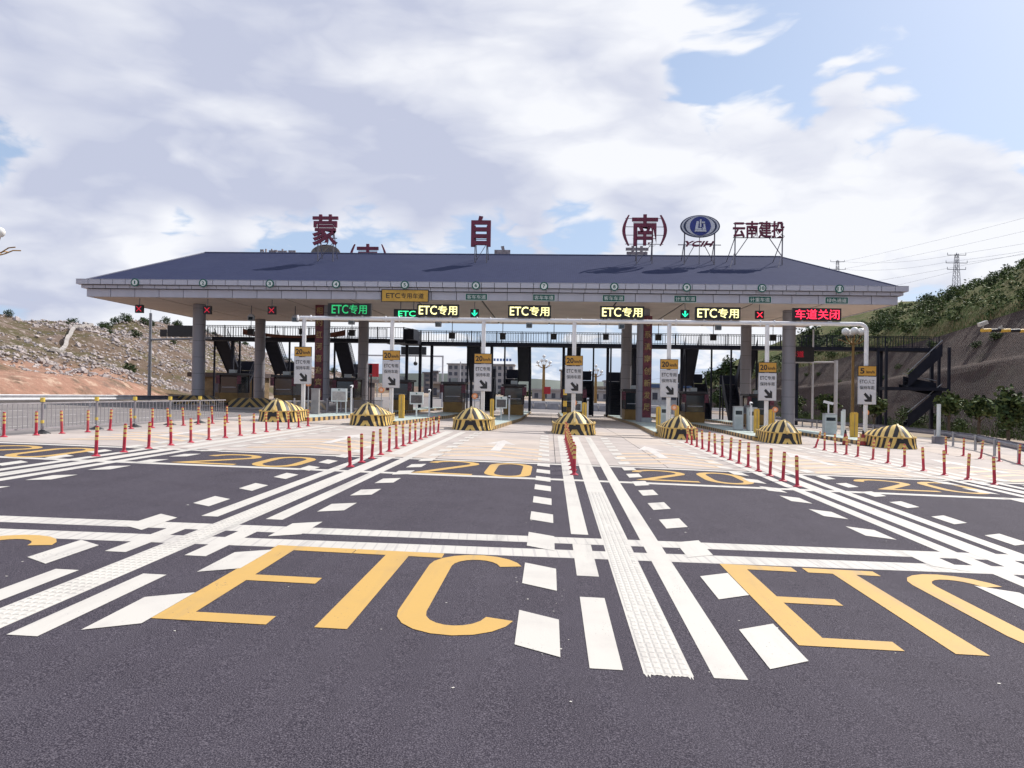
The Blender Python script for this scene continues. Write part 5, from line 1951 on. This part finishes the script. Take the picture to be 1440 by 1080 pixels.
# striped cantilever arm with cameras at the right edge
t = thing('camera_gantry', 'yellow and black striped arm carrying cameras at the right edge', 'camera gantry', (0, 44, 5.75))
x = 23.95
k = 0
while x < 30.5:
    MB().bar((x, 0, 0), (x + .52, 0, .03), .10, 10).build('arm_band', M_YPOST if k % 2 == 0 else M_BLACK, t, True)
    x += .52
    k += 1
MB().bar((30.6, 0, gz(30.6, 44) - 5.9), (30.6, 0, .4), .16, 12).build('pole', M_BLACK, t, True)
for xx, s_, a in ((24.05, 1.0, .5), (25.05, .6, -.4)):
    c = MB()
    c.beam((xx - .25 * s_, -.05, .32 * s_ - .02), (xx + .22 * s_, .05, .32 * s_ + a * .3), .22 * s_, .2 * s_)
    c.bar((xx, 0, .05), (xx, 0, .3), .04, 6)
    c.build('camera', mat('camera_beige', (0.50, 0.47, 0.43), .4), t)

# pylons and wires
M_LATT = mat('pylon_steel', (0.20, 0.20, 0.24), .5, .1)


def pylon(x, y, zb, H, label, w=1.2):
    t = thing('power_pylon', label, 'pylon', (x, y, zb), 'lattice pylons')
    leg = MB()
    n = 9
    for sx in (-1, 1):
        for sy in (-1, 1):
            leg.bar((sx * w, sy * w, 0), (sx * w * .35, sy * w * .35, H), .07, 5)
    for k in range(n):
        f0, f1 = k / n, (k + 1) / n
        a, b = w * (1 - .65 * f0), w * (1 - .65 * f1)
        for sx, sy, tx, ty in ((-1, -1, 1, -1), (1, -1, 1, 1), (1, 1, -1, 1), (-1, 1, -1, -1)):
            leg.bar((sx * a, sy * a, H * f0), (tx * b, ty * b, H * f1), .035, 4)
            leg.bar((tx * a, ty * a, H * f0), (sx * b, sy * b, H * f1), .035, 4)
    leg.build('lattice', M_LATT, t)
    for z, l in ((H * .97, 2.6), (H * .80, 3.0), (H * .66, 2.6)):
        MB().beam((-l, 0, z), (l, 0, z), .16, .16).build('cross_arm', M_LATT, t)
        for sx in (-l, 0, l):
            MB().bar((sx, 0, z), (sx, 0, z + .7), .08, 6).build('insulator', M_LATT, t)


pylon(118.0, 230, 30.0, 13.5, 'lattice power pylon standing on the wooded ridge', 1.0)
pylon(109.5, 300, 36.0, 17.2, 'lattice power pylon showing just above the roof edge', 1.0)
# hill under the pylons
mb = MB()
vs = []
NX, NY = 20, 24
for j in range(NY):
    for i in range(NX):
        x, y = 62 + i * 9, 120 + j * 14
        dx, dy = (x - 125) / 70, (y - 270) / 110
        z = 39 * math.exp(-(dx * dx + dy * dy)) - 6 + 1.5 * mnoise.fractal(Vector((x * .03, y * .03, 7)), 1, 2, 4)
        vs.append((x, y, z))
mb.add(vs, [(j * NX + i, j * NX + i + 1, (j + 1) * NX + i + 1, (j + 1) * NX + i) for j in range(NY - 1) for i in range(NX - 1)])
structure(mb.build('pylon_hill', M_TOPSOIL, smooth=True))
M_WIRE = mat('wire', (0.22, 0.22, 0.27), .6)
WIRES = [((109.5, 300, 53.0), (118.0, 230, 43.3), 1.5), ((107, 300, 50.2), (115.2, 230, 41.0), 1.5), ((118.0, 230, 43.3), (165, 60, 50), 4), ((121, 230, 41.0), (168, 60, 47), 4), ((115, 230, 41.0), (160, 60, 45.5), 4),
         ((60, 320, 34), (118.0, 230, 38.5), 2.5), ((112, 300, 50), (190, 90, 62), 4), ((108, 300, 52), (185, 90, 66), 4), ((60, 320, 38), (180, 100, 52), 6), ((18, 260, 4), (75, 170, 17), 2.0)]
for k, (a, b, sag) in enumerate(WIRES):
    mb = MB()
    A, B = Vector(a), Vector(b)
    prev = None
    for j in range(17):
        f = j / 16
        p = A.lerp(B, f) - Vector((0, 0, 4 * sag * f * (1 - f)))
        if prev is not None:
            mb.bar(prev, p, .026, 4)
        prev = p
    o = mb.build('power_line', M_WIRE)
    tag(o, 'thin dark power line in the sky above the right hill' if k < 9 else 'thin dark power line behind the right columns', 'power line', 'power lines')

# ================================================================== buildings far behind
M_BGREY = mat('building_grey', (0.36, 0.345, 0.36), .8, .12, .3)
M_BDARK = mat('building_dark', (0.16, 0.15, 0.17), .8, .15, .3)
M_BWARM = mat('building_warm', (0.33, 0.28, 0.25), .8, .12, .3)
M_BBLUE = mat('roof_blue', (0.05, 0.09, 0.19), .6, .1)
M_PANE = mat('far_pane', (0.06, 0.065, 0.09), .2, .2, 2)


def building(x0, x1, y, depth, zb, zt, label, m, rows, cols, name='building', roofm=None, over=.5, wz=.55, wx=.55, roof_h=.5):
    t = thing(name, label, 'building', ((x0 + x1) / 2, y, zb))
    hw, H = (x1 - x0) / 2, zt - zb
    MB().box(-hw, hw, 0, depth, 0, H).build('wall', m, t)
    MB().box(-hw - over, hw + over, -over, depth + over, H, H + roof_h).build('roof', roofm or m, t)
    if rows and cols:
        cw, rh = 2 * hw / cols, H / rows
        me = MB().box(-cw * wx / 2, cw * wx / 2, -.06, .02, -rh * wz / 2, rh * wz / 2).mesh('window', M_PANE)
        sl = MB().box(-cw * wx / 2 - .1, cw * wx / 2 + .1, -.16, .02, -rh * wz / 2 - .14, -rh * wz / 2).mesh('sill', m)
        for r in range(rows):
            for c in range(cols):
                w = link('window', me, t, (-hw + cw * (c + .5), 0, rh * (r + .52)))
                link('sill', sl, w)
    return t


tb = building(-44, -15.6, 330, 14, -1.5, 12.2, 'grey five storey block with rows of windows left of the middle', M_BGREY, 5, 12, wx=.6)
mb = MB()
for k in range(7):
    mb.box(4.2 + k * 1.35, 5.1 + k * 1.35, -.1, .1, 15.4, 16.5)
mb.build('roof_letters', mat('far_letters_blue', (0.12, 0.2, 0.45), .6), tb)
building(-5.2, 23.0, 230, 9, -1.5, 1.75, 'long low grey building behind the open middle lanes', M_BGREY, 1, 11, wz=.45, wx=.45)
building(19.0, 26.5, 262, 10, -1.5, 5.0, 'grey block right of the far right lamp', M_BGREY, 3, 4)
building(14.6, 18.6, 262, 10, -1.5, 2.9, 'low grey annex beside the grey block', M_BWARM, 2, 2)
building(26.0, 38, 200, 12, -1.6, 2.9, 'pale shed with blue roof right of the couplet column', mat('shed_pale', (.5, .5, .52), .7), 1, 5, roofm=M_BBLUE, wz=.4, roof_h=1.0)
building(-43.2, -40.9, 262, 4, -1, 6.9, 'dark narrow tower, left of a pair behind the left fence', M_BDARK, 5, 1)
building(-40.2, -38.6, 262, 4, -1, 7.4, 'dark narrow tower, right of a pair behind the left fence', M_BDARK, 5, 1)
building(-28.0, -20, 182, 6, -1, 3.0, 'low building with flat overhanging roof left of the middle', M_BWARM, 1, 5, over=1.2, wz=.45)
building(-45.5, -37.4, 96, 5, gz(-42, 96) - .2, 3.0, 'brown hut with dark roof behind the left stairs', mat('hut_brown', (.17, .115, .06), .8, .3, 1.5), 1, 4, roofm=mat('hut_roof', (.055, .035, .032), .8), roof_h=.55, wz=.4, wx=.35)
building(-36.5, -25, 104, 5, gz(-30, 104) - .2, 2.6, 'dark low shed behind the left couplet column', mat('shed_dark', (.075, .05, .05), .8, .3, 1.5), 1, 6, roofm=mat('hut_roof', (.055, .035, .032), .8), roof_h=.5, wz=.4, wx=.35)
building(4.0, 6.2, 285, 5, -1.5, 9.0, 'brown narrow tower beside the middle sign', M_BWARM, 5, 1)
building(-23, -14.6, 160, 9, -1, 1.1, 'grey slatted shed behind the left booths', M_BGREY, 1, 9, wz=.7, wx=.4)
t = thing('billboard', 'red billboard on posts behind the second sign', 'billboard', (-34.6, 150, gz(-34.6, 150)))
MB().box(-1.5, .9, 0, .2, 4.0, 6.6).build('panel', mat('billboard_red', (.42, .015, .025), .6), t)
for xx in (-1.2, .6):
    MB().bar((xx, .25, 0), (xx, .25, 6.3), .1, 8).build('post', M_GALV, t)

# barrier and blocks beyond the plaza
guardrail([(-14, 128), (0, 129), (14, 130), (30, 131)], 'pale guardrail crossing behind the open middle lanes', .66, M_RAILW, h=.5)
for k in range(16):
    x = -9 + k * 1.9
    t = thing('barrier_block', 'grey plastic barrier block in the far row, %s from the left' % ordinal(k), 'barrier', (x, 112 + .1 * k, gz(x, 112)), 'far row of barrier blocks')
    MB().prism([(-.9, 0), (.9, 0), (.9, .25), (.8, .9), (-.8, .9), (-.9, .25)], -.25, .25).build('block', mat('block_grey', (.34, .33, .36), .6, .15), t)
    MB().box(-1.0, -.92, -.06, .06, 0, 1.05).build('pin', M_BLACK, t)

# ================================================================== vegetation
M_LEAF = [mat('leaf_%s' % n, c, .7, .35, 1.3, spec=.2) for n, c in (('dark', (0.034, 0.055, 0.022)), ('mid', (0.076, 0.110, 0.036)), ('light', (0.125, 0.155, 0.056)), ('olive', (0.10, 0.092, 0.035)))]
M_BARK = mat('bark', (0.10, 0.075, 0.055), .9, .3, 5)


def foliage(n, rx, rz, leaf, seed, mats, lump=.35, cz=0.0, hole=0.25):
    rnd = random.Random(seed)
    mb = MB()
    k = 0
    while k < n:
        d = Vector((rnd.gauss(0, 1), rnd.gauss(0, 1), rnd.gauss(0, 1))).normalized()
        r = rnd.random() ** .38
        wob = 1 + lump * 2 * mnoise.noise(d * 2.3 + Vector((seed * 3.1, 0, 0)))
        p = Vector((d.x * rx * r * wob, d.y * rx * r * wob, d.z * rz * r * wob + cz))
        if mnoise.noise(p * (1.6 / max(rx, .2)) + Vector((seed, 5, 1))) < -hole:
            if rnd.random() < .8:
                k += .3
                continue
        u = Vector((rnd.gauss(0, 1), rnd.gauss(0, 1), rnd.gauss(0, .7))).normalized()
        w = u.cross(Vector((rnd.gauss(0, 1), rnd.gauss(0, 1), rnd.gauss(0, 1)))).normalized()
        s = leaf * rnd.uniform(.6, 1.3)
        a, b = u * s, w * s * .55
        mb.add([tuple(p - a), tuple(p + b * .9 - a * .1), tuple(p + a), tuple(p - b * .9 - a * .1)], [(0, 1, 2, 3)], rnd.choices(range(len(mats)), k=1)[0])
        k += 1
    return mb


SHRUB = []
for s in range(5):
    mats = [M_LEAF[0], M_LEAF[1], M_LEAF[1], M_LEAF[2]] if s < 3 else [M_LEAF[0], M_LEAF[0], M_LEAF[1]]
    fo = foliage(520, 1.0, .78, .135, s + 1, mats, cz=.62).mesh('leaves', mats)
    st = MB()
    rnd = random.Random(s)
    for k in range(5):
        a = rnd.random() * 6.3
        st.bar((0, 0, -.15), (math.cos(a) * .5, math.sin(a) * .5, .7), .04, 5, 0, .015)
    SHRUB.append((fo, st.mesh('stems', M_BARK)))


def shrub(x, y, z, size, k, label, group, sz=1.0):
    t = thing('shrub', label, 'shrub', (x, y, z), group, random.random() * 6.3)
    t.scale = (size, size, size * sz)
    link('leaves', SHRUB[k % 5][0], t)
    link('stems', SHRUB[k % 5][1], t)


random.seed(77)
# thicket on the right hilltop
cnt = 0
for k in range(170):
    y = random.uniform(78, 190)
    v = random.uniform(.0, 1.12)
    if v < .10 and random.random() < .6:
        continue
    x, yy, z = top_right(y, v)
    s = random.uniform(.6, 1.35) * (.9 if v > .7 else 1.0)
    shrub(x, yy, z - .15, s, k, 'green shrub in the thicket on top of the right slope', 'shrubs on the right hilltop')
th = MB()
for k in range(420):
    y = random.uniform(78, 195)
    x, yy, z = top_right(y, random.uniform(.03, 1.15))
    f = foliage(42, random.uniform(.8, 1.7), random.uniform(.6, 1.1), .24, k, [0, 1, 2], .4)
    th.add([(a + x, b + yy, c + z + .35) for a, b, c in f.v], f.f)
    th.m[-len(f.m):] = f.m
o = th.build('thicket', [M_LEAF[0], M_LEAF[1], M_LEAF[2]])
o['kind'] = 'stuff'
tag(o, 'low green undergrowth covering the right hilltop', 'undergrowth')
# shrubs on the rocky hill
for k in range(64):
    y = random.uniform(95, 270)
    v = random.choice([random.uniform(.08, 1.02), random.uniform(.9, 1.04)])
    x, yy, z = hill_left(y, v)
    s = random.choice([random.uniform(.35, .8), random.uniform(.6, 1.3)])
    shrub(x, yy, z - .1, s, 3 + k % 2, 'dark shrub growing among the rocks on the left hill', 'shrubs on the left hill')
# scrub along the foot of the cut
for k in range(34):
    y = random.uniform(52, 130)
    x, yy, z = cut_right(y, random.uniform(.0, .10))
    shrub(x - random.uniform(0, 1.2), yy, max(z, gz(min(x, 60), yy)) - .15, random.uniform(.5, 1.0), k, 'low green shrub at the foot of the right slope', 'shrubs below the right slope')
for k in range(16):
    y = random.uniform(80, 190)
    x, yy, z = cut_right(y, random.uniform(.45, 1.0))
    shrub(x, yy, z - .15, random.uniform(.4, .9), k, 'small shrub clinging to the face of the right slope', 'shrubs on the slope face', .8)
for k in range(10):
    x, y = random.uniform(-44, 20), random.uniform(240, 320)
    shrub(x, y, -1.2, random.uniform(2.0, 3.4), 3 + k % 2, 'bushy green growth in front of the far buildings', 'shrubs by the far buildings', .8)


def tree(x, y, zb, H, rx, rz, label, seed, mats, n=900, leaf=.2, group='trees below the slope', trunk=.12):
    t = thing('tree', label, 'tree', (x, y, zb), group)
    rnd = random.Random(seed)
    tr = MB()
    ch = H - rz * 1.1
    tr.bar((0, 0, -.2), (rnd.uniform(-.1, .1), 0, ch * .6), trunk, 8, 0, trunk * .75)
    tr.bar((rnd.uniform(-.1, .1), 0, ch * .55), (0, 0, H - rz * .5), trunk * .75, 8, 0, trunk * .3)
    for k in range(6):
        a = rnd.random() * 6.3
        z0 = ch * rnd.uniform(.55, .95)
        tr.bar((0, 0, z0), (math.cos(a) * rx * .7, math.sin(a) * rx * .7, z0 + rz * rnd.uniform(.4, 1.0)), trunk * .4, 6, 0, trunk * .12)
    tr.build('trunk', M_BARK, t)
    foliage(n, rx, rz, leaf, seed, mats, .4, H - rz).build('crown', mats, t)


LM = [M_LEAF[0], M_LEAF[1], M_LEAF[2]]
tree(29.6, 58.5, gz(29, 58), 3.2, .95, .75, 'round leafy young tree left of three below the netted slope', 11, LM)
tree(28.5, 52.5, gz(28, 52), 2.9, .9, .7, 'round leafy young tree in the middle of three below the netted slope', 12, LM)
tree(28.4, 49.0, gz(28, 49), 3.3, .85, 1.0, 'taller leafy young tree right of three below the netted slope', 13, LM, 1100)
tree(27.3, 66, gz(27, 66), 3.0, .9, .8, 'young tree beside the right stair tower', 14, LM)
tree(26.2, 74, gz(26, 74), 3.2, 1.0, .9, 'young tree behind the display frame', 15, LM)
tree(25.4, 82, gz(25, 82), 3.3, 1.1, 1.0, 'young tree behind the right columns', 16, LM)
DM = [M_LEAF[0], M_LEAF[0], M_LEAF[1]]
x, yy, z = cut_right(172, .42)
tree(39.2, 172, 1.6, 8.2, 1.6, 2.4, 'dark oval-crowned tree seen below the bridge at right', 17, DM, 1300, .28, 'trees beyond the toll')
tree(36.3, 175, -.2, 7.0, 2.0, 1.6, 'dark spreading tree left of the oval-crowned tree', 18, DM, 1000, .3, 'trees beyond the toll')
tree(41.5, 150, 3.0, 5.0, 2.0, 1.8, 'dark tree right of the oval-crowned tree', 19, DM, 1000, .3, 'trees beyond the toll')
tree(43.0, 130, 5.5, 8.0, 2.0, 2.4, 'dark tree rising behind the right columns above the bridge', 20, DM, 1300, .26, 'trees beyond the toll')
tree(34.0, 150, -2.0, 6.0, 2.2, 1.9, 'dense dark tree behind the second booth from the right', 22, DM, 1000, .3, 'trees beyond the toll')
tree(30.0, 135, -2.0, 4.6, 2.0, 1.6, 'dark bushy tree behind the right booths', 23, DM, 1000, .3, 'trees beyond the toll')

# grass tufts at the foot of the slope and along the top edge of the cut
random.seed(5)
gr = MB()
for k in range(9000):
    if k < 4500:
        y = random.uniform(48, 130)
        x, yy, z = cut_right(y, abs(random.gauss(0, .04)))
        x -= random.uniform(0, 2.0)
        z = max(z, gz(min(60, x), yy) - .05)
        h = random.uniform(.1, .4)
    else:
        y = random.uniform(75, 200)
        x, yy, z = top_right(y, abs(random.gauss(0, .06)))
        h = random.uniform(.2, .55)
    a = random.random() * 6.3
    w = h * .12
    gr.add([(x - w * math.cos(a), yy - w * math.sin(a), z - .05), (x + w * math.cos(a), yy + w * math.sin(a), z - .05), (x + random.uniform(-.4, .4) * h, yy + random.uniform(-.4, .4) * h, z + h)], [(0, 1, 2)], 0 if k < 4500 else random.choice([1, 1, 0]))
o = gr.build('grass_tufts', [M_LEAF[1], mat('dry_grass', (0.30, 0.235, 0.13), .9, .3)])
o['kind'] = 'stuff'
tag(o, 'dry and green grass fringing the right slope', 'grass')

# ------------------------------------------------------------------ rocks
M_ROCK = mat('limestone', (0.42, 0.365, 0.35), .9, .3, 1.0, dirt=.5, dirtcol=(.17, .125, .10), dscale=.35)
random.seed(31)
base_ico = None
t_ = (1 + 5 ** .5) / 2
ICO_V = [Vector(v).normalized() for v in ((-1, t_, 0), (1, t_, 0), (-1, -t_, 0), (1, -t_, 0), (0, -1, t_), (0, 1, t_), (0, -1, -t_), (0, 1, -t_), (t_, 0, -1), (t_, 0, 1), (-t_, 0, -1), (-t_, 0, 1))]
ICO_F = [(0, 11, 5), (0, 5, 1), (0, 1, 7), (0, 7, 10), (0, 10, 11), (1, 5, 9), (5, 11, 4), (11, 10, 2), (10, 7, 6), (7, 1, 8), (3, 9, 4), (3, 4, 2), (3, 2, 6), (3, 6, 8), (3, 8, 9), (4, 9, 5), (2, 4, 11), (6, 2, 10), (8, 6, 7), (9, 8, 1)]


def rock(mb, c, s):
    ax = (random.uniform(.6, 1.4), random.uniform(.6, 1.4), random.uniform(.5, 1.0))
    mb.add([(c[0] + v.x * s * ax[0] * random.uniform(.7, 1.2), c[1] + v.y * s * ax[1] * random.uniform(.7, 1.2), c[2] + v.z * s * ax[2] * random.uniform(.7, 1.2)) for v in ICO_V], ICO_F)


rk = MB()
for k in range(17000):
    y = random.uniform(75, 280)
    v = random.uniform(.10, 1.03)
    x, yy, z = hill_left(y, v)
    dens = .55 + 1.1 * mnoise.fractal(Vector((x * .03, y * .03, 9)), 1, 2, 3) + (.25 if 120 < y < 225 and v > .3 else -.12)
    if random.random() > dens:
        continue
    rock(rk, (x, yy, z), random.choice([random.uniform(.10, .24), random.uniform(.15, .36)]) * (1.7 if random.random() < .05 else 1))
o = rk.build('scattered_rocks', M_ROCK)
o['kind'] = 'stuff'
tag(o, 'pale limestone rocks strewn over the left hillside', 'rocks')
for k in range(40):
    y = random.uniform(95, 215)
    x, yy, z = hill_left(y, random.uniform(.25, 1.02))
    mb = MB()
    s = random.uniform(.45, .85)
    rock(mb, (0, 0, 0), s)
    o = mb.build('boulder', M_ROCK)
    o.location = (x, yy, z + .1)
    tag(o, 'large pale boulder lying on the left hillside', 'boulder', 'large boulders on the left hill')
